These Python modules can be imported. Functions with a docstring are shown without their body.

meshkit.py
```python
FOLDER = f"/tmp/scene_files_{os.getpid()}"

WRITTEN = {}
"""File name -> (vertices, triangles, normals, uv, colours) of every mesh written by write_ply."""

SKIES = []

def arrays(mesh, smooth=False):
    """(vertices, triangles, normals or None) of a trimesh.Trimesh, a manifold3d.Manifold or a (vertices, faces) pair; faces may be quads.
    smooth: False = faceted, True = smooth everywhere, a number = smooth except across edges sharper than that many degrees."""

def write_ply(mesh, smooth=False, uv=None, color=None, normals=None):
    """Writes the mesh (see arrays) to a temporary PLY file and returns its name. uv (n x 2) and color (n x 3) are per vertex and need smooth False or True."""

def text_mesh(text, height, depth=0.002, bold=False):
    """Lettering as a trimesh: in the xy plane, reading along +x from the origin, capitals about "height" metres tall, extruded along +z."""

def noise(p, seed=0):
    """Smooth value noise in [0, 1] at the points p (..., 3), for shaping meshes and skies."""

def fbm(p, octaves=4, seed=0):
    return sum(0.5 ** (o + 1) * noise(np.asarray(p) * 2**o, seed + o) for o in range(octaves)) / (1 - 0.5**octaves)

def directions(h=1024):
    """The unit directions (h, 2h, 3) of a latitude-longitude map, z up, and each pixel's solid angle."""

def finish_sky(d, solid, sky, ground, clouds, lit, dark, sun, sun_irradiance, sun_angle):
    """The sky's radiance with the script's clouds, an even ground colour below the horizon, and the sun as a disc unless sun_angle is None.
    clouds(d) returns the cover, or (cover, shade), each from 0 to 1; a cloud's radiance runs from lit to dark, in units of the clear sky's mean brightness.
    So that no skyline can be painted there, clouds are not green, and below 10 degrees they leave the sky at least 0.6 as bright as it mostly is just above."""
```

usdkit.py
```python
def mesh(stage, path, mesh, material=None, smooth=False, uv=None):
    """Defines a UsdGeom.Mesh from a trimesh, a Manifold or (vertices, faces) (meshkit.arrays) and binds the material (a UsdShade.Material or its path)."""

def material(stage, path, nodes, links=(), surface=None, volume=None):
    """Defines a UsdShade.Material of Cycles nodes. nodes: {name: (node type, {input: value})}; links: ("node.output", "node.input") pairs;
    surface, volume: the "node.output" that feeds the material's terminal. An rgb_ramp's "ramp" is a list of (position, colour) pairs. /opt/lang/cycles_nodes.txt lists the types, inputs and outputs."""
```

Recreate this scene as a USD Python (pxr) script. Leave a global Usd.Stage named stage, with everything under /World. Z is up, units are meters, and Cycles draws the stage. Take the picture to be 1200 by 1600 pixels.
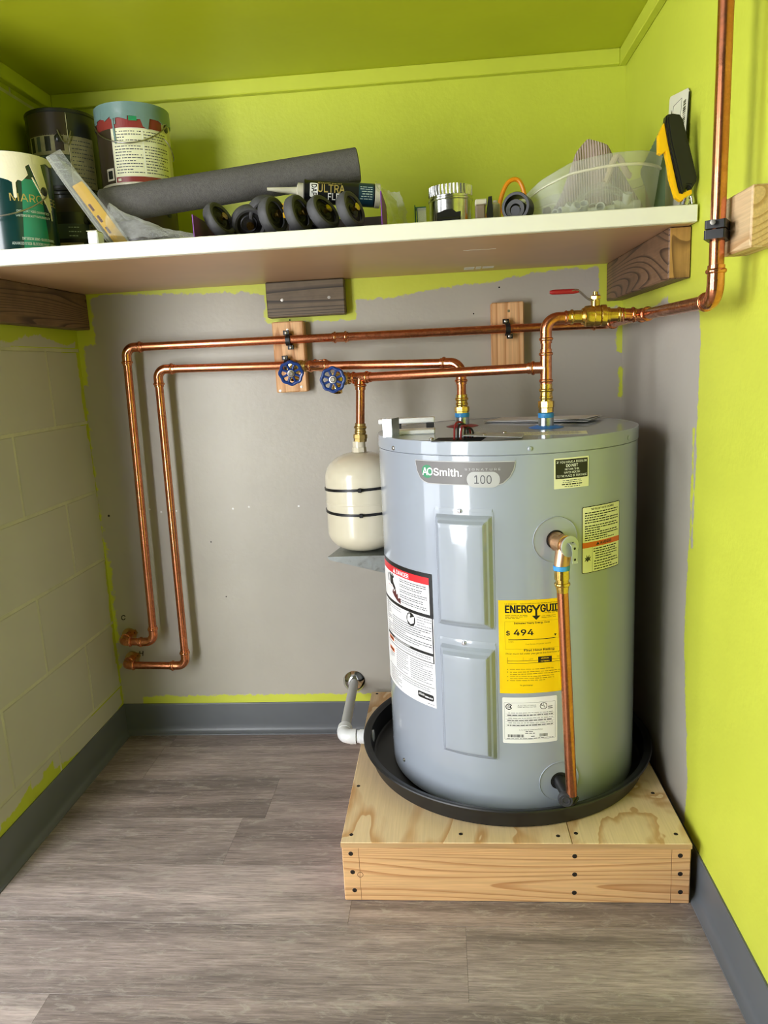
import math, random
import numpy as np, trimesh, shapely
import manifold3d as m3
from shapely.geometry import Polygon, Point, box as sbox, LineString
from shapely.ops import unary_union
from shapely import affinity
from pxr import Usd, UsdGeom, UsdLux, UsdShade, Sdf, Gf, Vt
import usdkit, meshkit

random.seed(7); RNG = np.random.default_rng(7)
stage = Usd.Stage.CreateInMemory()
UsdGeom.SetStageUpAxis(stage, UsdGeom.Tokens.z); UsdGeom.SetStageMetersPerUnit(stage, 1.0)
UsdGeom.Xform.Define(stage, '/World'); UsdGeom.Scope.Define(stage, '/World/Looks')

# ------------------------------------------------------------------ camera
CAM = np.array([1.02236, -2.07923, 1.10014])
_R, _U, _F = np.array([.99606, .07415, -.04874]), np.array([.03308, .1993, .97938]), np.array([-.08233, .97713, -.19606])
cam = UsdGeom.Camera.Define(stage, '/World/camera')
cam.AddTransformOp().Set(Gf.Matrix4d(*_R, 0, *_U, 0, *(-_F), 0, *CAM, 1))
cam.CreateHorizontalApertureAttr(36.0); cam.CreateVerticalApertureAttr(48.0)
cam.CreateFocalLengthAttr(36.0 * 1154 / 1200)
cam.CreateClippingRangeAttr(Gf.Vec2f(.02, 100))
cam.CreateExposureAttr(0.0)
# ------------------------------------------------------------------ light
dome = UsdLux.DomeLight.Define(stage, '/World/sky_light')
dome.CreateIntensityAttr(2.3); dome.CreateColorAttr(Gf.Vec3f(.93, .98, 1.06))
key = UsdLux.RectLight.Define(stage, '/World/doorway_daylight')
key.CreateWidthAttr(.62); key.CreateHeightAttr(1.75); key.CreateIntensityAttr(11.5); key.CreateColorAttr(Gf.Vec3f(1.0, .99, .98))


def look_at(prim, pos, to):
    z = np.array(pos, float) - np.array(to, float); z /= np.linalg.norm(z)
    x = np.cross([0, 0, 1.], z); x /= np.linalg.norm(x); y = np.cross(z, x)
    prim.AddTransformOp().Set(Gf.Matrix4d(*x, 0, *y, 0, *z, 0, *[float(v) for v in pos], 1))


look_at(key, (-.52, -2.27, 1.05), (.75, -.1, .95))

# ------------------------------------------------------------------ materials
def lin(c):
    c = np.array(c, float) / 255
    return tuple(np.where(c <= .04045, c / 12.92, ((c + .055) / 1.055) ** 2.4))


MATS = {}


def mat(name, nodes, links, surface='p.BSDF'):
    MATS[name] = usdkit.material(stage, '/World/Looks/' + name, nodes, links, surface=surface); return MATS[name]


def plain(name, rgb, rough=.5, metal=0, bump=0, bscale=200, spec=.5, coat=0, vary=0, vscale=6, **kw):
    n = {'p': ('principled_bsdf', {'base_color': lin(rgb), 'roughness': rough, 'metallic': metal, 'specular_ior_level': spec, 'coat_weight': coat, **kw})}; l = []
    if bump or vary:
        n['tc'] = ('texture_coordinate', {})
    if bump:
        n['n'] = ('noise_texture', {'scale': bscale, 'detail': 3.0}); n['b'] = ('bump', {'strength': bump, 'distance': .002})
        l += [('tc.object', 'n.vector'), ('n.fac', 'b.height'), ('b.normal', 'p.normal')]
    if vary:
        c = np.array(lin(rgb))
        n['v'] = ('noise_texture', {'scale': vscale, 'detail': 5.0, 'roughness': .6})
        n['r'] = ('rgb_ramp', {'ramp': [(.3, tuple(c * (1 - vary))), (.7, tuple(np.minimum(c * (1 + vary), 1)))]})
        l += [('tc.object', 'v.vector'), ('v.fac', 'r.fac'), ('r.color', 'p.base_color')]
    return mat(name, n, l)


def two_paint(name, a, b, rough=.45, bump=.15, bscale=90, extra=None):
    """Wall paint: 'a' where the mesh attribute 'paint' is below 0, 'b' above it, with a brushed ragged edge."""
    n = {'g': ('geometry', {}), 'at': ('attribute', {'attribute': 'paint'}), 'n': ('noise_texture', {'scale': 38.0, 'detail': 4.0, 'roughness': .7}),
         'm': ('math', {'math_type': 'multiply_add', 'value2': .03, 'value3': -.015}), 's': ('math', {'math_type': 'add'}),
         'r': ('map_range', {'from_min': -.002, 'from_max': .002, 'clamp': True}), 'c': ('mix_color', {'a': lin(a), 'b': lin(b)}),
         'v': ('noise_texture', {'scale': 3.0, 'detail': 4.0}), 'vr': ('map_range', {'from_min': .3, 'from_max': .7, 'to_min': .93, 'to_max': 1.05}),
         'h': ('mix_color', {'blend_type': 'multiply', 'fac': 1.0}), 'bn': ('noise_texture', {'scale': bscale, 'detail': 4.0}),
         'b': ('bump', {'strength': bump, 'distance': .003}), 'p': ('principled_bsdf', {'roughness': rough})}
    l = [('g.position', 'n.vector'), ('n.fac', 'm.value1'), ('m.value', 's.value1'), ('at.fac', 's.value2'), ('s.value', 'r.value'), ('r.result', 'c.fac'),
         ('g.position', 'v.vector'), ('v.fac', 'vr.value'), ('c.result', 'h.a'), ('vr.result', 'h.b'), ('h.result', 'p.base_color'),
         ('g.position', 'bn.vector'), ('bn.fac', 'b.height'), ('b.normal', 'p.normal')]
    return mat(name, n, l)


LIME, GREY = (201, 209, 70), (176, 171, 159)
two_paint('wall_paint', GREY, LIME)
two_paint('block_paint', (184, 181, 166), (180, 190, 40), rough=.5, bump=.12, bscale=110)
plain('lime_paint', LIME, .42, bump=.12, bscale=60, vary=.05, vscale=3)
plain('ceiling_paint', (186, 192, 40), .38, bump=.25, bscale=25, vary=.05, vscale=3)
plain('mortar_paint', (190, 189, 160), .6, vary=.15, vscale=9)
plain('room_white', (112, 110, 107), .7)
plain('vinyl_base', (92, 96, 100), .38, bump=.08, bscale=20, vary=.06)


def wood(name, c1, c2, axis='x', rings=26, stretch=.06, rough=.55, distort=4.0, weather=0, dark=(60, 45, 32), fine=1.0, coord='position', detail=2.0):
    """Long-grained wood: distorted bands across the grain, stretched along AXIS, and fine fibre streaks."""
    sc = {'x': (stretch, 1, 1), 'y': (1, stretch, 1), 'z': (1, 1, stretch)}[axis]
    fsc = {'x': (.03, 1, 1), 'y': (1, .03, 1), 'z': (1, 1, .03)}[axis]
    n = {'g': ('geometry', {}) if coord == 'position' else ('texture_coordinate', {}), 'oi': ('object_info', {}),
         'off': ('vector_math', {'math_type': 'multiply', 'vector2': (3.7, 5.3, 7.1)}), 'co': ('combine_xyz', {}), 'ad': ('vector_math', {'math_type': 'add'}),
         'm': ('mapping', {'scale': sc}), 'fm': ('mapping', {'scale': fsc}),
         'n': ('noise_texture', {'scale': 5.0, 'detail': detail, 'roughness': .5, 'distortion': .4}),
         'k': ('math', {'math_type': 'multiply', 'value2': float(rings)}), 'sn': ('math', {'math_type': 'fraction'}),
         'r': ('rgb_ramp', {'ramp': [(0, lin(c1)), (.62, lin(c1)), (.9, lin(c2)), (.97, lin(c2)), (1, lin(c1))]}),
         'f': ('noise_texture', {'scale': 260.0, 'detail': 3.0, 'roughness': .6}), 'fr': ('map_range', {'from_min': .3, 'from_max': .7, 'to_min': 1 - .16 * fine, 'to_max': 1 + .08 * fine}),
         'mul': ('mix_color', {'blend_type': 'multiply', 'fac': 1.0}), 'b': ('bump', {'strength': .25, 'distance': .001}), 'p': ('principled_bsdf', {'roughness': rough})}
    l = [('g.' + coord, 'ad.vector1'), ('oi.random', 'co.x'), ('oi.random', 'co.y'), ('oi.random', 'co.z'), ('co.vector', 'off.vector1'), ('off.vector', 'ad.vector2'),
         ('ad.vector', 'm.vector'), ('ad.vector', 'fm.vector'), ('m.vector', 'n.vector'), ('n.fac', 'k.value1'), ('k.value', 'sn.value1'), ('sn.value', 'r.fac'),
         ('fm.vector', 'f.vector'), ('f.fac', 'fr.value'), ('r.color', 'mul.a'), ('fr.result', 'mul.b'), ('f.fac', 'b.height'), ('b.normal', 'p.normal')]
    if weather:
        n['w'] = ('noise_texture', {'scale': 9.0, 'detail': 6.0, 'roughness': .65}); n['wr'] = ('map_range', {'from_min': .45, 'from_max': .7, 'to_max': weather, 'clamp': True})
        n['wm'] = ('mix_color', {'b': lin(dark)})
        l += [('g.' + coord, 'w.vector'), ('w.fac', 'wr.value'), ('wr.result', 'wm.fac'), ('mul.result', 'wm.a'), ('wm.result', 'p.base_color')]
    else:
        l.append(('mul.result', 'p.base_color'))
    return mat(name, n, l)


wood('pine_front', (218, 174, 124), (188, 136, 88), 'x', rings=60, stretch=.09, detail=.6)
wood('pine_side', (222, 182, 132), (196, 142, 92), 'y', rings=50, stretch=.09, detail=.6)
wood('ply_face', (230, 202, 158), (204, 158, 106), 'y', rings=6, stretch=.5, fine=.5, detail=3.5)
wood('ply_face_warm', (232, 206, 160), (204, 162, 110), 'y', rings=7, stretch=.8, fine=.5, detail=4)
wood('ply_edge', (205, 168, 120), (150, 110, 72), 'x', rings=3, stretch=.05)
wood('stud_wood', (226, 178, 126), (196, 140, 88), 'z', rings=16, stretch=.05)
wood('stud_pale', (216, 186, 140), (190, 152, 104), 'y', rings=16, stretch=.06)
wood('stud_end', (212, 178, 120), (180, 142, 84), 'y', rings=30, stretch=1.0, detail=.5)
wood('old_board', (122, 92, 66), (64, 44, 30), 'y', rings=54, stretch=.20, weather=.45, dark=(58, 40, 28), detail=1.0)
wood('old_board_x', (112, 96, 76), (58, 48, 38), 'x', rings=34, stretch=.02, weather=.4, dark=(52, 42, 32))
wood('old_end', (176, 132, 72), (120, 84, 42), 'z', rings=26, stretch=.3, weather=.3)


def plank_mat(name, tint):
    t = np.array(tint, float)
    n = {'g': ('geometry', {}), 'oi': ('object_info', {}), 'co': ('combine_xyz', {}), 'off': ('vector_math', {'math_type': 'multiply', 'vector2': (9.1, 4.3, 6.7)}),
         'ad': ('vector_math', {'math_type': 'add'}), 'm': ('mapping', {'scale': (.10, 1, 1)}), 'm2': ('mapping', {'scale': (.06, 1, 1)}), 'm3': ('mapping', {'scale': (.3, 1, 1)}),
         'n': ('noise_texture', {'scale': 13.0, 'detail': 4.0, 'roughness': .6, 'distortion': .6}), 'f': ('noise_texture', {'scale': 260.0, 'detail': 4.0, 'roughness': .7}),
         'q': ('noise_texture', {'scale': 60.0, 'detail': 5.0, 'roughness': .75, 'distortion': 1.0}),
         'r': ('rgb_ramp', {'ramp': [(.28, lin(t * .74)), (.5, lin(t)), (.72, lin(np.minimum(t * 1.2 + 6, 255)))]}),
         'fr': ('map_range', {'from_min': .38, 'from_max': .62, 'to_min': .74, 'to_max': 1.18}), 'qr': ('map_range', {'from_min': .52, 'from_max': .68, 'to_max': .42, 'clamp': True}),
         'mul': ('mix_color', {'blend_type': 'multiply', 'fac': 1.0, 'use_clamp': False}), 'mx': ('mix_color', {'b': lin((196, 190, 180))}),
         'b': ('bump', {'strength': .22, 'distance': .001}), 'rr': ('map_range', {'from_min': .3, 'from_max': .7, 'to_min': .36, 'to_max': .55}), 'p': ('principled_bsdf', {'specular_ior_level': .5})}
    l = [('oi.random', 'co.x'), ('oi.random', 'co.y'), ('oi.random', 'co.z'), ('co.vector', 'off.vector1'), ('g.position', 'ad.vector1'), ('off.vector', 'ad.vector2'),
         ('ad.vector', 'm.vector'), ('ad.vector', 'm2.vector'), ('ad.vector', 'm3.vector'), ('m.vector', 'n.vector'), ('m2.vector', 'f.vector'), ('m3.vector', 'q.vector'),
         ('n.fac', 'r.fac'), ('f.fac', 'fr.value'), ('q.fac', 'qr.value'), ('r.color', 'mul.a'), ('fr.result', 'mul.b'), ('mul.result', 'mx.a'), ('qr.result', 'mx.fac'),
         ('mx.result', 'p.base_color'), ('f.fac', 'b.height'), ('b.normal', 'p.normal'), ('q.fac', 'rr.value'), ('rr.result', 'p.roughness')]
    return mat(name, n, l)


PLANKS = [plank_mat('vinyl_plank_%d' % i, t) for i, t in enumerate([(152, 138, 134), (144, 130, 126), (160, 146, 142)])]


def metal(name, rgb, rough=.25, tarnish=None, amount=.5, scale=25, rvar=.08):
    n = {'tc': ('texture_coordinate', {}), 'g': ('geometry', {}), 'n': ('noise_texture', {'scale': float(scale), 'detail': 5.0, 'roughness': .65}),
         'r': ('map_range', {'from_min': .42, 'from_max': .72, 'to_max': amount, 'clamp': True}), 'c': ('mix_color', {'a': lin(rgb), 'b': lin(tarnish or rgb)}),
         'rr': ('map_range', {'from_min': .3, 'from_max': .7, 'to_min': rough - rvar, 'to_max': rough + rvar}), 'p': ('principled_bsdf', {'metallic': 1.0})}
    return mat(name, n, [('g.position', 'n.vector'), ('n.fac', 'r.value'), ('r.result', 'c.fac'), ('c.result', 'p.base_color'), ('n.fac', 'rr.value'), ('rr.result', 'p.roughness')])


metal('copper', (212, 138, 100), .25, (176, 100, 62), .8)
metal('copper_fitting', (226, 152, 110), .19, (184, 108, 68), .6)
metal('brass', (226, 190, 104), .2, (180, 142, 66), .4)
metal('old_brass', (206, 178, 112), .34, (150, 120, 64), .5)
metal('bronze', (214, 168, 128), .36, (180, 132, 94), .5)
metal('chrome', (225, 225, 225), .08, rvar=.02)
metal('galvanized', (178, 184, 182), .38, (150, 158, 156), .6, 60)
metal('bright_steel', (205, 205, 200), .16, (170, 170, 165), .4, 14)
metal('screw_steel', (170, 165, 155), .35)
metal('nipple_steel', (190, 200, 205), .28, (150, 160, 170), .4)
plain('heater_paint', (154, 162, 172), .42, coat=.9, coat_roughness=.07)
plain('heater_lid', (158, 160, 162), .3, vary=.05)
plain('tank_paint', (222, 215, 190), .22, coat=.4)
plain('pan_plastic', (26, 26, 27), .42, bump=.06, bscale=30)
plain('pvc', (232, 234, 234), .3)
plain('pvc_grey', (190, 191, 188), .35)
plain('black_plastic', (20, 20, 21), .4)
plain('charcoal_plastic', (48, 48, 52), .5)
plain('rubber', (74, 73, 74), .62, vary=.3, vscale=30)
plain('caster_hub', (36, 35, 34), .5)
plain('cap_silver', (186, 192, 194), .38, metal=.35)
plain('blue_paint', (22, 56, 124), .28, coat=.3)
plain('red_grip', (150, 24, 28), .45)
plain('blue_tape', (60, 150, 215), .35)
plain('blue_ring', (20, 120, 215), .35)
plain('red_ring', (140, 20, 30), .4)
plain('white_label', (238, 238, 236), .4)
plain('cream_label', (236, 234, 200), .4)
plain('black_ink', (24, 23, 22), .45)
plain('grey_ink', (120, 120, 124), .5)
plain('dark_grey_ink', (78, 78, 82), .5)
plain('red_ink', (214, 36, 44), .45)
plain('orange_ink', (226, 104, 20), .45)
plain('maroon_ink', (88, 34, 34), .45)
plain('yellow_label', (250, 208, 0), .4)
plain('ochre_ink', (150, 124, 0), .5)
plain('green_ink', (36, 134, 84), .4)
plain('badge_silver', (112, 109, 107), .45)
plain('badge_rim', (178, 178, 176), .4)
plain('white_ink', (244, 244, 242), .4)
plain('shelf_paint', (232, 230, 214), .35, vary=.02)
plain('shelf_underside', (192, 154, 116), .35, vary=.08, vscale=4)
plain('sheet_paper', (226, 226, 224), .5)
plain('foam_white', (240, 242, 243), .6, bump=.1, bscale=200)
plain('wire_red', (120, 24, 28), .4)
plain('wire_black', (16, 15, 16), .4)
plain('opening_dark', (14, 13, 12), .8)
plain('pipe_foam', (92, 89, 87), .85, bump=.6, bscale=420, vary=.18, vscale=160)
plain('can_black', (32, 33, 34), .3, coat=.2)
plain('can_slate', (66, 78, 78), .35)
plain('can_brown', (58, 46, 36), .35)
plain('can_photo', (150, 142, 112), .4, vary=.3, vscale=30)
plain('can_white', (216, 208, 190), .4)
plain('can_red', (140, 52, 48), .35)
plain('can_teal', (6, 50, 48), .25, coat=.3)
plain('can_jade', (10, 132, 104), .25, coat=.3)
plain('paint_teal_grey', (112, 140, 138), .35, bump=.3, bscale=60, vary=.06)
plain('paint_cream', (232, 224, 194), .35, bump=.3, bscale=60)
plain('gold_ink', (190, 170, 100), .4, metal=.4)
plain('pale_ink', (190, 205, 196), .4)
plain('wood_print', (170, 148, 108), .45, vary=.2, vscale=40)
plain('caulk_black', (18, 20, 24), .3, coat=.3)
plain('caulk_teal', (28, 62, 78), .3)
plain('nozzle_plastic', (205, 200, 178), .4)
plain('purple_card', (112, 52, 140), .5)
plain('kraft_card', (66, 56, 48), .7)
plain('yellow_plastic', (244, 190, 10), .35)
plain('yellow_card', (226, 178, 20), .5)
plain('cable_orange', (226, 140, 10), .4)
plain('plug_cream', (206, 200, 176), .45)
plain('plug_taupe', (128, 112, 96), .5)
plain('beige_cloth', (178, 158, 138), .9)
plain('beige_cloth_trim', (196, 176, 140), .95, bump=.8, bscale=200)
plain('card_white', (226, 222, 204), .45)
plain('blade_green', (104, 124, 92), .4)
plain('red_rubber', (120, 22, 30), .5)
plain('green_plastic', (40, 90, 60), .4)
plain('dust_scuff', (222, 220, 214), .8)
plain('pencil_line', (120, 84, 52), .7)


def film(name, rgb, clear=.75, rough=.12):
    """Thin clear plastic: mostly see-through, glossier at grazing angles."""
    n = {'t': ('transparent_bsdf', {'color': lin(rgb)}), 'p': ('principled_bsdf', {'base_color': lin(rgb), 'roughness': rough}), 'lw': ('layer_weight', {'blend': .35}),
         'mr': ('map_range', {'from_min': 0, 'from_max': 1, 'to_min': 1 - clear, 'to_max': min(1.0, 1.55 - clear)}), 'mx': ('mix_closure', {})}
    return mat(name, n, [('lw.facing', 'mr.value'), ('mr.result', 'mx.fac'), ('t.BSDF', 'mx.closure1'), ('p.BSDF', 'mx.closure2')], 'mx.closure')


film('clear_film', (246, 247, 244), .94, .08)
film('milky_plastic', (232, 234, 226), .74, .3)
film('milky_rim', (236, 234, 214), .35, .35)

# ------------------------------------------------------------------ scene-graph helpers
COUNT = {}


def numbered(parent, name):
    k = COUNT.get((parent, name), 0); COUNT[(parent, name)] = k + 1
    return name if k == 0 else f'{name}_{k:03d}'


class Node:
    def __init__(self, path, origin): self.path, self.origin = path, np.array(origin, float)
    @property
    def prim(self): return stage.GetPrimAtPath(self.path)

    def add(self, name, mesh, material, smooth=30, label=None, kind=None):
        """One mesh part (given in world coordinates) under this thing."""
        p = self.path + '/' + numbered(self.path, name)
        v, f, n = meshkit.arrays(mesh, smooth)
        m = usdkit.mesh(stage, p, (v - self.origin, f), MATS[material])
        if n is not None:
            m.CreateNormalsAttr(Vt.Vec3fArray.FromNumpy(n.astype(np.float32))); m.SetNormalsInterpolation('vertex')
        if label: m.GetPrim().SetCustomDataByKey('label', label)
        if kind: m.GetPrim().SetCustomDataByKey('kind', kind)
        return Node(p, self.origin)


def thing(name, loc, label=None, cat=None, group=None, kind=None):
    p = '/World/' + numbered('/World', name)
    x = UsdGeom.Xform.Define(stage, p); x.AddTranslateOp().Set(Gf.Vec3d(*[float(v) for v in loc]))
    for k, v in (('label', label), ('category', cat), ('group', group), ('kind', kind)):
        if v: x.GetPrim().SetCustomDataByKey(k, v)
    return Node(p, loc)


def copy_of(node, name, M, label, cat, group=None):
    """Another instance of a thing, placed by the world matrix M (columns convention)."""
    p = '/World/' + numbered('/World', name)
    x = UsdGeom.Xform.Define(stage, p); x.AddTransformOp().Set(Gf.Matrix4d(*np.asarray(M, float).T.ravel().tolist()))
    x.GetPrim().GetReferences().AddInternalReference(Sdf.Path(node.path)); x.GetPrim().SetInstanceable(True)
    for k, v in (('label', label), ('category', cat), ('group', group)):
        if v: x.GetPrim().SetCustomDataByKey(k, v)


# ------------------------------------------------------------------ mesh helpers
cat_ = trimesh.util.concatenate
A = np.array


def unit(v): v = A(v, float); return v / np.linalg.norm(v)


def frame(d, up=(0, 0, 1)):
    z = unit(d); u = A(up, float)
    if abs(z @ u) > .99: u = A([1., 0, 0])
    x = unit(np.cross(u, z)); return np.stack([x, np.cross(z, x), z], 1)


def place(m, R=None, t=(0, 0, 0)):
    M = np.eye(4)
    if R is not None: M[:3, :3] = R
    M[:3, 3] = t; m = m.copy(); m.apply_transform(M); return m


def rot(ax, deg): return trimesh.transformations.rotation_matrix(math.radians(deg), ax)[:3, :3]


def cbox(lo, hi, b=.0015):
    lo, hi = A(lo, float), A(hi, float); c, s = (lo + hi) / 2, (hi - lo) / 2; b = min(b, *(s * .45)); P = []
    for sg in np.ndindex(2, 2, 2):
        g = A(sg) * 2 - 1
        for k in range(3): q = s - b; q[k] = s[k]; P.append(c + g * q)
    return trimesh.convex.convex_hull(A(P))


def bx(center, size, b=.0015, R=None):
    s = A(size, float) / 2; m = cbox(-s, s, b); return place(m, R, center)


def lathe(prof, n=48, p=(0, 0, 0), d=(0, 0, 1)):
    """Surface of revolution of [(r, z)] about z, then turned to direction d at p."""
    prof = A(prof, float); k = len(prof); t = np.linspace(0, 2 * np.pi, n, endpoint=False)
    v = np.stack([np.outer(prof[:, 0], np.cos(t)), np.outer(prof[:, 0], np.sin(t)), np.repeat(prof[:, 1:2], n, 1)], -1).reshape(-1, 3); f = []
    for i in range(k - 1):
        a = i * n + np.arange(n); b_ = i * n + (np.arange(n) + 1) % n
        f.append(np.stack([a, b_, b_ + n], 1)); f.append(np.stack([a, b_ + n, a + n], 1))
    m = trimesh.Trimesh(v, np.vstack(f), process=False); m.merge_vertices(); m.update_faces(m.nondegenerate_faces())
    return place(m, frame(d), p)


def rod(a, b, r, n=24, r2=None):
    a, b = A(a, float), A(b, float); L = np.linalg.norm(b - a); r2 = r if r2 is None else r2
    return lathe([(0, 0), (r, 0), (r2, L), (0, L)], n, a, b - a)


def tube(pts, r, n=16, cap=True):
    pts = A(pts, float); T = np.gradient(pts, axis=0); T /= np.linalg.norm(T, axis=1)[:, None]
    x = frame(T[0])[:, 0]; rings = []; rr = np.broadcast_to(r, len(pts))
    t = np.linspace(0, 2 * np.pi, n, endpoint=False)
    for i in range(len(pts)):
        x = unit(x - (x @ T[i]) * T[i]); y = np.cross(T[i], x); rings.append(pts[i] + rr[i] * (np.outer(np.cos(t), x) + np.outer(np.sin(t), y)))
    v = np.vstack(rings); f = []
    for i in range(len(pts) - 1):
        a = i * n + np.arange(n); b = i * n + (np.arange(n) + 1) % n; f += [np.stack([a, b, b + n], 1), np.stack([a, b + n, a + n], 1)]
    if cap:
        c0, c1 = len(v), len(v) + 1; v = np.vstack([v, pts[:1], pts[-1:]]); k = np.arange(n); e = (len(pts) - 1) * n
        f += [np.stack([np.full(n, c0), (k + 1) % n, k], 1), np.stack([np.full(n, c1), e + k, e + (k + 1) % n], 1)]
    return trimesh.Trimesh(v, np.vstack(f), process=False)


def smooth_path(pts, n=40):
    from scipy.interpolate import CubicSpline
    pts = A(pts, float); s = np.r_[0, np.cumsum(np.linalg.norm(np.diff(pts, axis=0), axis=1))]; return CubicSpline(s, pts)(np.linspace(0, s[-1], n))


def ext(poly, depth, R=None, t=(0, 0, 0)):
    gs = getattr(poly, 'geoms', [poly]); return place(cat_([trimesh.creation.extrude_polygon(g, depth, engine='earcut') for g in gs if g.area > 1e-10]), R, t)


def rrect(w, h, r, cx=0, cy=0):
    return sbox(cx - w / 2 + r, cy - h / 2 + r, cx + w / 2 - r, cy + h / 2 - r).buffer(r, quad_segs=5)


def grid_mesh(P):
    """Triangles of an (n, m, 3) sheet of points."""
    n, m = P.shape[:2]; i = np.arange(n * m).reshape(n, m); a, b, c, d = i[:-1, :-1].ravel(), i[1:, :-1].ravel(), i[1:, 1:].ravel(), i[:-1, 1:].ravel()
    return trimesh.Trimesh(P.reshape(-1, 3), np.vstack([np.stack([a, b, c], 1), np.stack([a, c, d], 1)]), process=False)


def text(s, h, w=None, depth=.0002, bold=False, center=False):
    """Lettering in the xy plane, capitals H tall, squeezed or stretched to the width W when given."""
    m = meshkit.text_mesh(s, h, depth, bold)
    x0, x1 = m.bounds[0][0], m.bounds[1][0]; m.apply_translation([-x0, 0, 0])
    if w: m.apply_scale([w / (x1 - x0), 1, 1])
    if center: m.apply_translation([-m.bounds[1][0] / 2, 0, 0])
    return m


def dashes(rng, x0, x1, y, h, gap=.0016):
    """Print too small to read: a row of word-long dashes."""
    out, x = [], x0
    while x < x1 - .003:
        w = min(rng.uniform(.003, .011), x1 - x); out.append(sbox(x, y - h / 2, x + w, y + h / 2)); x += w + gap
    return out


# ================================================================== THE SETTING
W = 1.512; ZC = 1.84; YE = -.745


def attr(prim_path, name, values):
    UsdGeom.PrimvarsAPI(stage.GetPrimAtPath(prim_path)).CreatePrimvar(name, Sdf.ValueTypeNames.FloatArray, 'vertex').Set(Vt.FloatArray.FromNumpy(np.asarray(values, np.float32)))


def struct(name, mesh, material, smooth=30):
    p = '/World/' + name; m = usdkit.mesh(stage, p, mesh, MATS[material], smooth=smooth); m.GetPrim().SetCustomDataByKey('kind', 'structure'); return p


def sgroup(name):
    p = '/World/' + name; x = UsdGeom.Xform.Define(stage, p); x.GetPrim().SetCustomDataByKey('kind', 'structure'); return Node(p, (0, 0, 0))


def inside(x, y, x0, x1, y0, y1):
    """Signed distance into a rectangle (positive inside)."""
    return np.minimum(np.minimum(x - x0, x1 - x), np.minimum(y - y0, y1 - y))


# floor of wood-look vinyl planks, each its own board
fl = sgroup('floor')
fl.add('subfloor', cbox((-2.6, -2.75, -.06), (W + .02, .03, -.0045), .001), 'opening_dark')
rows = [(-.80 + .1778 * k) for k in range(-11, 6)]
joint = {-.80 + .1778 * 1: .49, -.80: .80, -.80 - .1778: 1.036, -.80 - .3556: .272}
rr = random.Random(5)
for k, y0 in enumerate(rows):
    y1 = min(y0 + .1778, .0)
    if y1 - y0 < .02: continue
    j = next((v for q, v in joint.items() if abs(q - y0) < .01), rr.uniform(0, 1.2)); xs = [-2.55] + [j + 1.2192 * i for i in range(-4, 4) if -2.5 < j + 1.2192 * i < W - .02] + [W]
    for a, b in zip(xs[:-1], xs[1:]):
        dz = rr.uniform(-.0002, .0002)
        fl.add('plank', cbox((a + .0001, y0 + .0001, -.005), (b - .0001, y1 - .0001, dz), .0004), 'vinyl_plank_%d' % rr.randrange(3), smooth=False)

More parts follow.
